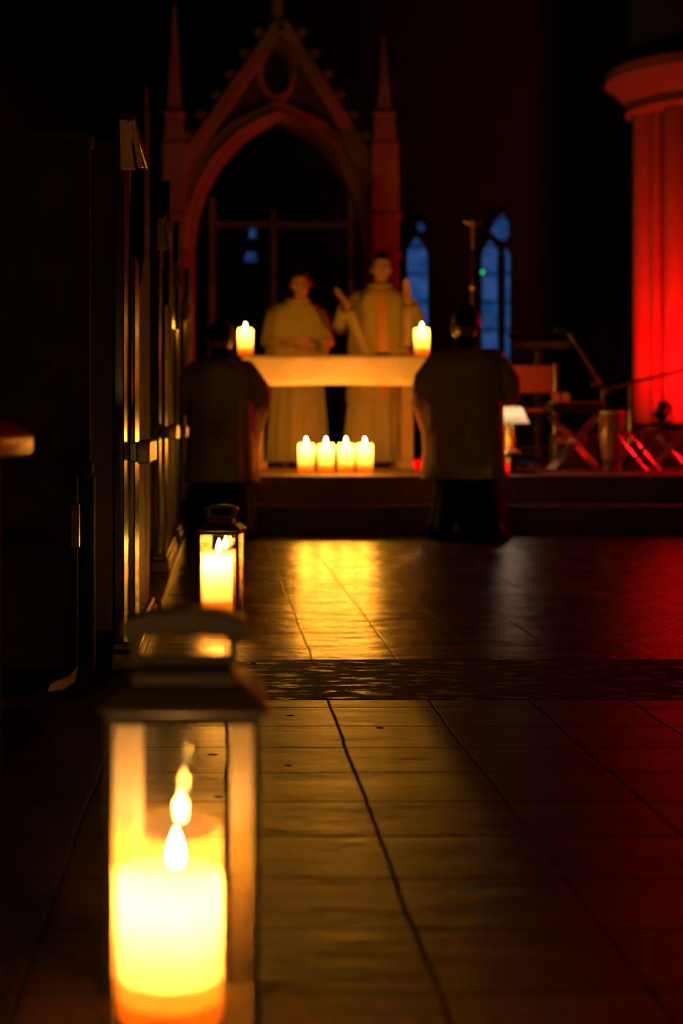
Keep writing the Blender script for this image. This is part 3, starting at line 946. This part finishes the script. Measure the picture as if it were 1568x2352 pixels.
# low desk front before the first pew: dark panel, frame leg with rounded foot
q = thing('kneeling_desk', 'near-black wooden desk front with rounded foot, left edge, before the first pew', 'desk', (0, 3.17, 0))
MB().box(-1.6, -0.300, 0.0, 0.03, 0.56, 1.268).build('front_panel', M['matte_wood'], q, bevel=0.004)
MB().box(-1.6, -0.294, -0.03, 0.06, 1.268, 1.295).build('top_rail', M['matte_wood'], q, bevel=0.006)
MB().box(-1.6, -0.294, -0.02, 0.05, 0.535, 0.56).build('lower_rail', M['matte_wood'], q, bevel=0.004)
MB().box(-1.6, -0.335, 0.065, 0.085, 0.09, 0.53).build('shade_panel', M['matte_wood'], q)  # dark sheet added to keep the open space under the rail in shade
lg = MB()
path = [(-0.303, 0.53), (-0.303, 0.12)]
for i in range(1, 8):
    a = i / 8 * pi / 2
    path.append((-0.303 - 0.075 * (1 - cos(a)), 0.12 - 0.085 * sin(a)))
path += [(-0.385, 0.030), (-0.60, 0.022)]
inner = []
outer = []
for i, (x, z) in enumerate(path):
    a, b_ = path[max(i - 1, 0)], path[min(i + 1, len(path) - 1)]
    d = Vector((b_[0] - a[0], b_[1] - a[1])).normalized()
    nn = Vector((-d.y, d.x))
    outer.append((x + nn.x * 0.013, max(0.0, z + nn.y * 0.013)))
    inner.append((x - nn.x * 0.013, z - nn.y * 0.013))
lg.prism(outer + inner[::-1], 'y', -0.01, 0.04)
lg.build('leg', M['matte_wood'], q, bevel=0.003)
MB().prism([(-0.395, 0.048), (-0.388, 0.066), (-0.37, 0.074), (-0.345, 0.085), (-0.328, 0.105), (-0.332, 0.070), (-0.36, 0.052)], 'y', 0.0, 0.03).build('foot_highlight', M['lit_pale_wood'], q, bevel=0.003)  # pale piece standing for a highlight inside the curved foot
MB().box(-0.348, -0.328, 0.040, 0.0645, 0.365, 0.465).build('lit_strip', M['brown_wood'], q, bevel=0.003)  # lighter strip standing for something lit beyond the desk

# bench end right at the left edge of the frame
q = thing('bench', 'low bench end at the left frame edge, armrest top lit by the near candle', 'bench', (-0.035, 1.88, 0))
MB().box(-0.345, -0.270, 0.0, 0.06, 0.0, 0.590).build('leg', M['matte_wood'], q, bevel=0.004)
MB().prism([(-0.345, 0.594), (-0.262, 0.594), (-0.257, 0.600), (-0.257, 0.622), (-0.268, 0.632), (-0.300, 0.645), (-0.345, 0.652)], 'y', -0.02, 0.30).build('armrest', M['lit_pale_wood'], q, bevel=0.004)
MB().box(-1.2, -0.346, 0.0, 0.30, 0.40, 0.435).build('seat', M['dark_wood'], q, bevel=0.004)
MB().box(-1.2, -1.12, 0.0, 0.30, 0.0, 0.40).build('leg', M['dark_wood'], q, bevel=0.004)

# ------------------------------------------------------------------ gabled stone arch behind the altar
GY = 14.0
GS = 3267 / GY
def gx(px): return (px - 515) / GS
def gz(py): return CAM_H + (990 - py) / GS
g = thing('stone_canopy', 'tall gabled gothic stone arch with crockets behind the altar, dim red', 'arch', (0, GY, 0))
inn = [(445, 1055), (445, 560), (455, 490), (475, 430), (510, 370), (560, 318), (600, 292), (637, 275), (674, 290), (720, 316), (770, 368), (805, 430), (828, 490), (838, 560), (838, 1055)]
out = [(388, 1055), (388, 545), (400, 470), (424, 405), (462, 342), (520, 286), (575, 256), (637, 226), (697, 254), (755, 284), (816, 340), (852, 405), (876, 470), (890, 545), (890, 1055)]
band = MB()
n = len(inn)
vs, fs = [], []
for y in (0.0, 0.34):
    vs += [(gx(a), y, gz(b)) for a, b in inn] + [(gx(a), y, gz(b)) for a, b in out]
for i in range(n - 1):
    fs += [(i, i + 1, n + i + 1, n + i), (2 * n + i, 3 * n + i, 3 * n + i + 1, 2 * n + i + 1),
           (i, 2 * n + i, 2 * n + i + 1, i + 1), (n + i, n + i + 1, 3 * n + i + 1, 3 * n + i)]
fs += [(0, n, 3 * n, 2 * n), (n - 1, 3 * n - 1, 4 * n - 1, 2 * n - 1)] if False else []
band.add(vs, fs)
band.build('arch_band', M['stone'], g, smooth=30, bevel=0.015)
rib = MB()
rib.tube([(gx(a * 0.6 + c_ * 0.4), -0.01, gz(b * 0.6 + d_ * 0.4)) for (a, b), (c_, d_) in zip(inn, out)], 0.035, 10)
rib.build('arch_rib', M['stone'], g, smooth=180)
# gable: raking bars, spandrel panel with an oval opening
for side, pts in ((-1, [(645, 52), (405, 400)]), (1, [(645, 52), (862, 400)])):
    (xa, ya), (xb, yb) = pts
    m = MB()
    d = Vector((gx(xb) - gx(xa), gz(yb) - gz(ya))).normalized()
    nr = Vector((-d.y, d.x)) * (0.07)
    a, b_ = Vector((gx(xa), gz(ya))), Vector((gx(xb), gz(yb)))
    m.prism([tuple(a + nr), tuple(b_ + nr), tuple(b_ - nr), tuple(a - nr)], 'y', -0.03, 0.22)
    m.build('gable_bar', M['stone'], g, bevel=0.012)
    sgn = 1 if side > 0 else -1
    for i in range(7):
        u = (i + 0.7) / 7.3
        pnt = a.lerp(b_, u)
        o2 = pnt + Vector((sgn * 0.085, 0.055))
        ck = MB()
        ck.capsule((pnt.x, 0.09, pnt.y), 0.075, (o2.x, 0.09, o2.y), 0.06, 10)
        ck.ball((o2.x + sgn * 0.035, 0.09, o2.y + 0.02), (0.06, 0.075, 0.05), 12, 8)
        ck.build('crocket', M['stone'], g, smooth=180)
sp = MB()
ov = [(gx(637 + 34 * cos(a * pi / 16)), gz(160 + 58 * sin(a * pi / 16))) for a in range(32)]
framed(sp, ov[::-1], 0.055, 0.02, 0.16)
sp.build('oval_frame', M['stone'], g, smooth=40)
tri = [(gx(637), gz(75))] + [(gx(800), gz(325)), (gx(755), gz(284)), (gx(697), gz(254)), (gx(637), gz(226)), (gx(575), gz(256)), (gx(520), gz(286)), (gx(480), gz(320))]
MB().prism(tri, 'y', 0.17, 0.20).build('spandrel', M['step_stone'], g, smooth=0)
em = MB()
em.ball((gx(637), 0.165, gz(160)), (0.10, 0.02, 0.2), 20, 12)
em.build('oval_panel', M['dark_stone'], g, smooth=180)
MB().tube([(gx(637), 0.09, gz(58)), (gx(637), 0.09, gz(-20)), (gx(637), 0.09, gz(-60))], [0.07, 0.045, 0.08], 10).build('finial', M['stone'], g)
for (xa, xb, yt, yb, ypin) in ((372, 428, 330, 1055, 10), (850, 912, 330, 1055, 80)):
    pm = MB()
    cxp = (gx(xa) + gx(xb)) / 2
    hw = (gx(xb) - gx(xa)) / 2
    pm.box(cxp - hw, cxp + hw, -0.12, 0.10, PZ, gz(yt))
    for zz in (500, 590, 760):
        pm.box(cxp - hw - 0.025, cxp + hw + 0.025, -0.145, 0.12, gz(zz) - 0.03, gz(zz) + 0.03)
    pm.build('pillar', M['stone'], g, bevel=0.015)
    pm = MB()
    def rq(h, z): return [(cxp - h, -0.12 + hw - h, z), (cxp + h, -0.12 + hw - h, z), (cxp + h, -0.12 + hw + h, z), (cxp - h, -0.12 + hw + h, z)]
    pm.rings([rq(hw * 0.85, gz(yt)), rq(hw * 0.7, gz(yt - 60)), rq(hw * 0.9, gz(yt - 66)), rq(hw * 0.55, gz(yt - 80)), rq(hw * 0.08, gz(ypin))])
    pm.build('pinnacle', M['stone'], g, smooth=0, bevel=0.008)
MB().box(gx(490), gx(822), 0.40, 0.46, gz(507), gz(495)).build('crossbar', M['stone'], g, bevel=0.008)
MB().box(gx(626), gx(638), 0.40, 0.46, PZ, gz(468)).build('mullion', M['stone'], g, bevel=0.008)
for px in (487, 815):
    MB().box(gx(px - 7), gx(px + 7), 0.38, 0.48, PZ, gz(440)).build('jamb', M['stone'], g, bevel=0.008)
for xa in (445, 838):
    pass

# ------------------------------------------------------------------ red-lit clustered pier on the right
pr = thing('stone_pier', 'tall clustered stone pier at the right edge, washed in bright red light', 'column', (3.95, 11.9, PZ))
zt = 3.25 - PZ
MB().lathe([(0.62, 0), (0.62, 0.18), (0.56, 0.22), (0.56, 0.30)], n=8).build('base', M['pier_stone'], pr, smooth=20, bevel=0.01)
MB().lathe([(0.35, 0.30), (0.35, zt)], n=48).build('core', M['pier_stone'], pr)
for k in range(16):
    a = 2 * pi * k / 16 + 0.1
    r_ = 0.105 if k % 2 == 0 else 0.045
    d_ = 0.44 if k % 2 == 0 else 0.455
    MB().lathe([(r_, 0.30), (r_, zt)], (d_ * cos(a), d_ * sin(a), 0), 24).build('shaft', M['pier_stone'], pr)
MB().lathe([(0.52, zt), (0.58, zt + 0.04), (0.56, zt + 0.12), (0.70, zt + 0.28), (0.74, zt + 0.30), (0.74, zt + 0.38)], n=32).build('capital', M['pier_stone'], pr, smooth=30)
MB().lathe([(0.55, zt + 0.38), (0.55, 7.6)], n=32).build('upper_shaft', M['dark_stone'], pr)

bxY = 10.55
pl = thing('low_cabinet', 'low dark cabinet in front of the red pier carrying the stage light', 'cabinet', (3.45, bxY, PZ))
pz = px_z(972, bxY) - PZ
MB().box(-0.52, 0.9, 0.0, 0.34, 0.04, pz - 0.03).build('body', M['dark_wood'], pl, bevel=0.006)
MB().box(-0.54, 0.92, -0.02, 0.36, pz - 0.03, pz).build('top', M['dark_wood'], pl, bevel=0.006)
for x in (-0.48, 0.86):
    MB().box(x - 0.03, x + 0.03, 0.03, 0.31, 0, 0.04).build('foot', M['dark_wood'], pl)
for x in (-0.27, 0.19, 0.65):
    d_ = MB().box(x - 0.215, x + 0.215, -0.012, -0.0005, 0.08, pz - 0.06).build('door', M['brown_wood'], pl, bevel=0.003)
    MB().ball((x + 0.16, -0.022, 0.22), 0.011, 10, 8).build('knob', M['brass'], d_)

def par(label, loc, aim, energy, angle):
    r = thing('stage_light', label, 'stage light', loc)
    d = (Vector(aim) - Vector(loc)).normalized()
    c0 = Vector((0, 0, 0.085))
    MB().tube([c0 - d * 0.06, c0 - d * 0.05, c0 + d * 0.06, c0 + d * 0.065], [0.03, 0.05, 0.055, 0.058], 20).build('housing', M['black_metal'], r)
    MB().tube([c0 + d * 0.0655, c0 + d * 0.0695], 0.05, 20).build('lens', M['red_lens'], r)
    yk = MB().tube([(-0.07, 0, 0.085), (-0.07, 0, 0.012), (0.07, 0, 0.012), (0.07, 0, 0.085)], 0.007, 8)
    yk.build('yoke', M['black_metal'], r)
    MB().box(-0.05, 0.05, -0.04, 0.04, 0.0, 0.01).build('base', M['black_metal'], r)
    L = lamp('red_beam', 'SPOT', tuple(c0 + d * 0.085), energy, RED, r, 0.04, None, angle, 1.0)
    L.rotation_euler = d.to_track_quat('-Z', 'Y').to_euler()
    return r
par('small red stage light on the low cabinet, pointing up at the pier', (3.28, bxY + 0.10, PZ + pz + 0.0005), (4.0, 11.6, 1.5), 420, 112)

# ------------------------------------------------------------------ processional crucifix, table lamp, lectern
CY = 11.1
cxx = px_x(1085, CY)
cr = thing('processional_cross', 'slim processional crucifix on a tall pole behind the right kneeling server', 'crucifix', (cxx, CY, PZ))
ctop = px_z(492, CY) - PZ
MB().lathe([(0.13, 0), (0.13, 0.02), (0.05, 0.05), (0.025, 0.09), (0.02, 0.16)], n=24).build('base', M['black_metal'], cr)
MB().tube([(0, 0, 0.1), (0, 0, ctop - 0.58)], 0.014, 12).build('pole', M['brown_wood'], cr)
MB().ball((0, 0, ctop - 0.57), (0.024, 0.024, 0.03), 14, 8).build('knop', M['brass'], cr)
cm = MB().box(-0.013, 0.013, -0.008, 0.008, ctop - 0.55, ctop).box(-0.085, 0.085, -0.008, 0.008, ctop - 0.075, ctop - 0.052)
cm.build('cross', M['dark_wood'], cr, bevel=0.002)
cp = MB()
zc = ctop - 0.07
cp.ball((0, -0.022, zc + 0.012), (0.013, 0.014, 0.017), 12, 8)
cp.capsule((0, -0.018, zc - 0.01), 0.015, (0, -0.018, zc - 0.075), 0.011, 10)
for s in (-1, 1):
    cp.capsule((s * 0.012, -0.018, zc - 0.012), 0.007, (s * 0.07, -0.014, zc + 0.012), 0.005, 8)
    cp.capsule((s * 0.007, -0.018, zc - 0.075), 0.010, (s * 0.004, -0.022, zc - 0.135), 0.007, 8)
    cp.capsule((s * 0.004, -0.022, zc - 0.135), 0.007, (s * 0.003, -0.016, zc - 0.20), 0.005, 8)
cp.build('corpus', M['brass'], cr, smooth=180, remesh=0.004)

LY = 9.75
lx = px_x(1176, LY)
tz = px_z(973, LY)
tb = thing('side_table', 'small dark round table under the glowing lamp, right of the altar', 'table', (lx, LY, PZ))
th = 0.14
MB().lathe([(0.17, 0), (0.17, 0.012), (0.03, 0.022), (0.025, th - 0.03), (0.06, th - 0.02), (0.19, th - 0.018), (0.195, th - 0.008), (0.19, th)], n=32).build('pedestal', M['dark_wood'], tb, smooth=30)
lm = thing('table_lamp', 'small lamp with a glowing white shade right of the kneeling server', 'lamp', (lx, LY, PZ + th + 0.0005))
sz = tz - PZ - th
MB().lathe([(0.06, 0), (0.06, 0.01), (0.025, 0.02), (0.012, 0.05), (0.022, 0.09), (0.009, 0.12), (0.008, sz + 0.13)], n=24).build('base', M['brass'], lm, smooth=40)
prof = [(0.118, sz), (0.115, sz + 0.004), (0.066, sz + 0.112), (0.064, sz + 0.112), (0.113, sz + 0.003)]
rs = [[(r_ * cos(2 * pi * i / 40), r_ * sin(2 * pi * i / 40), z) for i in range(40)] for r_, z in prof]
MB().rings(rs, closed=True).build('lamp_shade', M['shade'], lm, smooth=40)
MB().lathe([(0.002, sz + 0.10), (0.012, sz + 0.118), (0.014, sz + 0.128), (0.004, sz + 0.142)], (-0.05, 0, 0), 14).build('finial', M['brass'], lm)
sp_ = MB()
for k in range(3):
    a = 2 * pi * k / 3
    sp_.tube([(0.006 * cos(a), 0.006 * sin(a), sz + 0.125), (0.064 * cos(a), 0.064 * sin(a), sz + 0.111)], 0.002, 6)
sp_.build('shade_holder', M['brass'], lm)
lamp('bulb_light', 'POINT', (0, 0, sz + 0.022), 1.5, (1.0, 0.82, 0.55), lm, radius=0.025)

EY = 11.8
ex = px_x(1235, EY)
le = thing('lectern', 'dark lectern with slanted reading desk, right of the blue window', 'lectern', (ex, EY, PZ))
ez = px_z(800, EY) - PZ
MB().lathe([(0.20, 0), (0.20, 0.03), (0.05, 0.06), (0.04, 0.10), (0.035, ez - 0.02), (0.07, ez)], n=20).build('column', M['dark_wood'], le)
MB().prism([(-0.16, ez - 0.005), (0.18, ez + 0.11), (0.17, ez + 0.135), (-0.17, ez + 0.022)], 'x', -0.22, 0.22).build('reading_desk', M['dark_wood'], le, bevel=0.004)
MB().box(-0.22, 0.22, -0.19, -0.165, ez - 0.01, ez + 0.045).build('book_stop', M['brown_wood'], le, bevel=0.003)
MB().box(-0.20, 0.20, 0.155, 0.185, ez + 0.125, ez + 0.145).build('back_rail', M['brown_wood'], le, bevel=0.003)

# ------------------------------------------------------------------ musicians' corner on the right
MY = 11.3
def mic_stand(label, foot, joint_z, tipx, tipz, tail, tripod=True):
    r = thing('microphone_stand', label, 'microphone stand', foot)
    MB().tube([(0, 0, 0.10), (0, 0, joint_z)], 0.011, 12).build('pole', M['stand_metal'], r)
    if not tripod:
        MB().lathe([(0.10, 0), (0.10, 0.015), (0.02, 0.03), (0.015, 0.11)], n=24).build('base', M['black_metal'], r, smooth=30)
    for k in range(3 if tripod else 0):
        a = 2 * pi * k / 3 + 0.4
        MB().tube([(0, 0, 0.14), (0.30 * cos(a), 0.30 * sin(a), 0.010)], 0.008, 8).build('leg', M['black_metal'], r)
    MB().ball((0, 0, joint_z), 0.022, 12, 8).build('clutch', M['black_metal'], r)
    d = Vector((tipx, 0, tipz - joint_z))
    MB().tube([Vector((0, 0, joint_z)) - d * tail, Vector((tipx, 0, tipz))], 0.012, 12).build('boom', M['stand_metal'], r)
    mcr = MB()
    t0 = Vector((tipx, 0, tipz))
    mcr.tube([t0, t0 + Vector((-0.05, 0, 0.02)), t0 + Vector((-0.075, 0, 0.028))], [0.012, 0.016, 0.018], 12)
    mcr.ball(t0 + Vector((-0.09, 0, 0.033)), 0.026, 14, 10)
    mcr.build('microphone', M['black_metal'], r)
    return r
mx = px_x(1383, MY)
mic_stand('microphone stand with a long slanting boom, left of the red pier', (mx, MY, PZ), px_z(890, MY) - PZ, px_x(1305, MY) - mx, px_z(766, MY) - PZ, 0.12)
nx_ = px_x(1446, 10.3)
mic_stand('short microphone stand in front of the low cabinet by the red pier', (nx_, 10.3, PZ), px_z(880, 10.3) - PZ, -0.17, px_z(893, 10.3) - PZ, 2.4, False)

KY = 10.15
kx = px_x(1327, KY)
kb = thing('keyboard', 'dark electric keyboard on a crossed stand among the instruments', 'keyboard', (kx, KY, PZ))
kz = px_z(948, KY) - PZ
kbb = MB().box(-0.19, 0.19, 0.0, 0.26, kz, kz + 0.07)
kbb.build('case', M['plastic'], kb, bevel=0.006)
MB().box(-0.18, 0.18, 0.02, 0.12, kz + 0.0705, kz + 0.078).build('keys', M['white_key'], kb)
for s in (-1, 1):
    lgm = MB().tube([(s * 0.17, 0.05 + 0.02 * s, 0.012), (-s * 0.17, 0.05 + 0.02 * s, kz - 0.012)], 0.013, 10)
    lgm.tube([(s * 0.17, 0.20 + 0.02 * s, 0.012), (-s * 0.17, 0.20 + 0.02 * s, kz - 0.012)], 0.013, 10)
    lgm.build('stand_leg', M['copper'], kb)
for k, px in enumerate((1287, 1309)):
    bo = thing('songbook', ('pink-lit songbook on the keyboard, left of the pair', 'pink-lit songbook on the keyboard, right of the pair')[k], 'book', (px_x(px, KY) + 0.01, KY + 0.16, PZ + kz + 0.0705 + 0.0008))
    MB().prism([(-0.02, 0), (0.005, 0), (0.05, 0.075), (0.036, 0.078)], 'x', -0.03, 0.028).build('cover', M['cushion'], bo, bevel=0.002)
    MB().prism([(-0.026, 0.0), (-0.021, 0), (0.0345, 0.076), (0.030, 0.076)], 'x', -0.027, 0.025).build('pages', M['paper'], bo)

am = thing('guitar_amplifier', 'low black amplifier box with a violet pilot light on the platform', 'amplifier', (px_x(1320, 10.55), 10.55, PZ))
MB().box(-0.15, 0.17, 0.0, 0.20, 0.012, 0.27).build('case', M['plastic'], am, bevel=0.01)
MB().box(-0.135, 0.155, -0.008, -0.0005, 0.03, 0.19).build('grille', M['leather'], am, bevel=0.003)
MB().box(-0.135, 0.155, -0.008, -0.0005, 0.20, 0.255).build('control_panel', M['copper'], am)
for x in (-0.10, -0.06, 0.06, 0.10):
    MB().tube([(x, -0.008, 0.228), (x, -0.026, 0.228)], 0.010, 12).build('knob', M['black_metal'], am)
MB().ball((-0.024, -0.016, 0.228), 0.009, 10, 8).build('pilot_light', M['violet_led'], am)
MB().tube([(-0.06, 0.1, 0.268), (-0.05, 0.1, 0.295), (0.07, 0.1, 0.295), (0.08, 0.1, 0.268)], 0.008, 8).build('handle', M['leather'], am)
for x in (-0.12, 0.14):
    MB().box(x - 0.015, x + 0.015, 0.02, 0.18, 0.0, 0.012).build('foot', M['plastic'], am)

def drum(label, loc, r, h, rz=0):
    d = thing('conga_drum', label, 'drum', loc, rz, 'conga drums')
    MB().lathe([(r * 0.62, 0), (r * 0.72, h * 0.1), (r * 0.98, h * 0.45), (r * 1.05, h * 0.65), (r, h * 0.94), (r * 0.97, h * 0.955)], n=28).build('shell', M['drum_shell'], d)
    MB().lathe([(r * 0.985, h * 0.956), (r * 0.985, h * 0.985), (r * 0.9, h), (0.001, h)], n=28).build('drum_head', M['drum_skin'], d, smooth=30)
    MB().tube([(r * 1.03 * cos(2 * pi * i / 28), r * 1.03 * sin(2 * pi * i / 28), h * 0.94) for i in range(29)], 0.007, 8).build('rim', M['copper'], d)
    for k in range(6):
        a = 2 * pi * k / 6 + 0.5
        MB().tube([(r * 1.04 * cos(a), r * 1.04 * sin(a), h * 0.93), (r * 1.09 * cos(a), r * 1.09 * sin(a), h * 0.72)], 0.006, 8).build('lug', M['copper'], d)
    return d
drum('conga drum with red wooden shell, left of the chairs', (px_x(1410, 9.95), 10.0, PZ), 0.085, 0.43)

def chair(label, loc, rz):
    c_ = thing('chair', label, 'chair', loc, rz, 'tubular chairs in the musicians corner')
    MB().box(-0.20, 0.20, -0.20, 0.20, 0.43, 0.465).build('seat', M['cushion'], c_, bevel=0.012)
    for sx in (-1, 1):
        MB().tube([(sx * 0.18, -0.19, 0.01), (sx * 0.185, -0.19, 0.43)], 0.012, 10).build('leg', M['copper'], c_)
        MB().tube([(sx * 0.18, 0.24, 0.01), (sx * 0.185, 0.19, 0.43), (sx * 0.185, 0.23, 0.80)], 0.012, 10).build('leg', M['copper'], c_)
    MB().box(-0.175, 0.175, 0.20, 0.222, 0.58, 0.79).build('backrest', M['cushion'], c_, bevel=0.008)
    MB().tube([(-0.18, -0.19, 0.16), (0.18, -0.19, 0.16)], 0.008, 8).build('stretcher', M['copper'], c_)
    return c_
# folding stools with crossed legs in front of the cabinet
def stool(label, loc, rz, h=0.30):
    s_ = thing('folding_stool', label, 'stool', loc, rz, 'folding stools before the red pier')
    for sy in (-1, 1):
        MB().tube([(-0.13, sy * 0.13, 0.012), (0.12, sy * 0.13, h)], 0.012, 10).build('leg', M['copper'], s_)
        MB().tube([(0.13, sy * 0.115, 0.012), (-0.12, sy * 0.115, h)], 0.012, 10).build('leg', M['copper'], s_)
    for sx in (-1, 1):
        MB().tube([(sx * 0.12, -0.13, h), (sx * 0.12, 0.13, h)], 0.012, 10).build('seat_bar', M['copper'], s_)
    rows = []
    for i in range(9):
        u = -0.12 + 0.24 * i / 8
        z = h + 0.008 - 0.035 * (1 - (u / 0.12) ** 2)
        rows.append([(u, -0.12, z), (u, 0.12, z), (u, 0.12, z - 0.006), (u, -0.12, z - 0.006)])
    MB().rings(rows).build('seat', M['cushion'], s_, smooth=60)
    return s_
stool('chrome folding stool with crossed legs, left one before the red pier', (px_x(1458, 9.6), 9.6, PZ), 0.1)
stool('chrome folding stool with crossed legs, right one before the red pier', (px_x(1535, 10.1), 10.1, PZ), -0.2)
chair('red chair with chrome legs between the lamp and the amplifier', (px_x(1222, 11.05), 11.1, PZ), 2.9)

# red glass votives on the platform
def votive(label, loc, r=0.032, w=0.12):
    v = thing('votive_light', label, 'votive light', loc, 0, 'red votive lights')
    gl = NTred
    prof = [(0.0005, 0.0), (r * 0.8, 0.0), (r, 0.02), (r * 1.02, 0.08), (r * 0.95, 0.08), (r * 0.93, 0.022), (0.0005, 0.010)]
    MB().lathe(prof, n=20).build('red_glass', gl, v, smooth=50)
    MB().lathe([(r * 0.8, 0.0105), (r * 0.8, 0.03), (0.0005, 0.03)], n=16).build('wax', M['wax'], v)
    MB().lathe([(0.0005, 0.03), (0.005, 0.036), (0.004, 0.046), (0.0005, 0.055)], n=10).build('flame', M['flame_small'], v, smooth=180)
    lamp('flame_light', 'POINT', (0, 0, 0.05), w, CANDLE, v, radius=0.006)
    return v
k = NT('red_votive_glass')
td = k.n('ShaderNodeBsdfTranslucent', {'Color': (0.9, 0.03, 0.06)})
tt = k.n('ShaderNodeBsdfTransparent', {'Color': (0.9, 0.05, 0.05)})
NTred = k.done(k.n('ShaderNodeMixShader', {0: 0.5, 1: td.outputs[0], 2: tt.outputs[0]}))
M['flame_small'] = mat_flame(3)
votive('red glass votive light on the platform, right of the lamp table', (px_x(1158, 9.36), 9.36, PZ + 0.0005))
votive('added red glass votive light at the right foot of the altar', (px_x(960, 10.3), 10.3, PZ + 0.0005))  # votive added where red light catches something by the altar

ln = MB().ball((px_x(1105, 16.8), 16.72, px_z(627, 16.8)), (0.018, 0.012, 0.022), 14, 10).build('indicator_light', M['green_led'], smooth=180)
tag(ln, 'tiny green light beside the blue window', 'light')
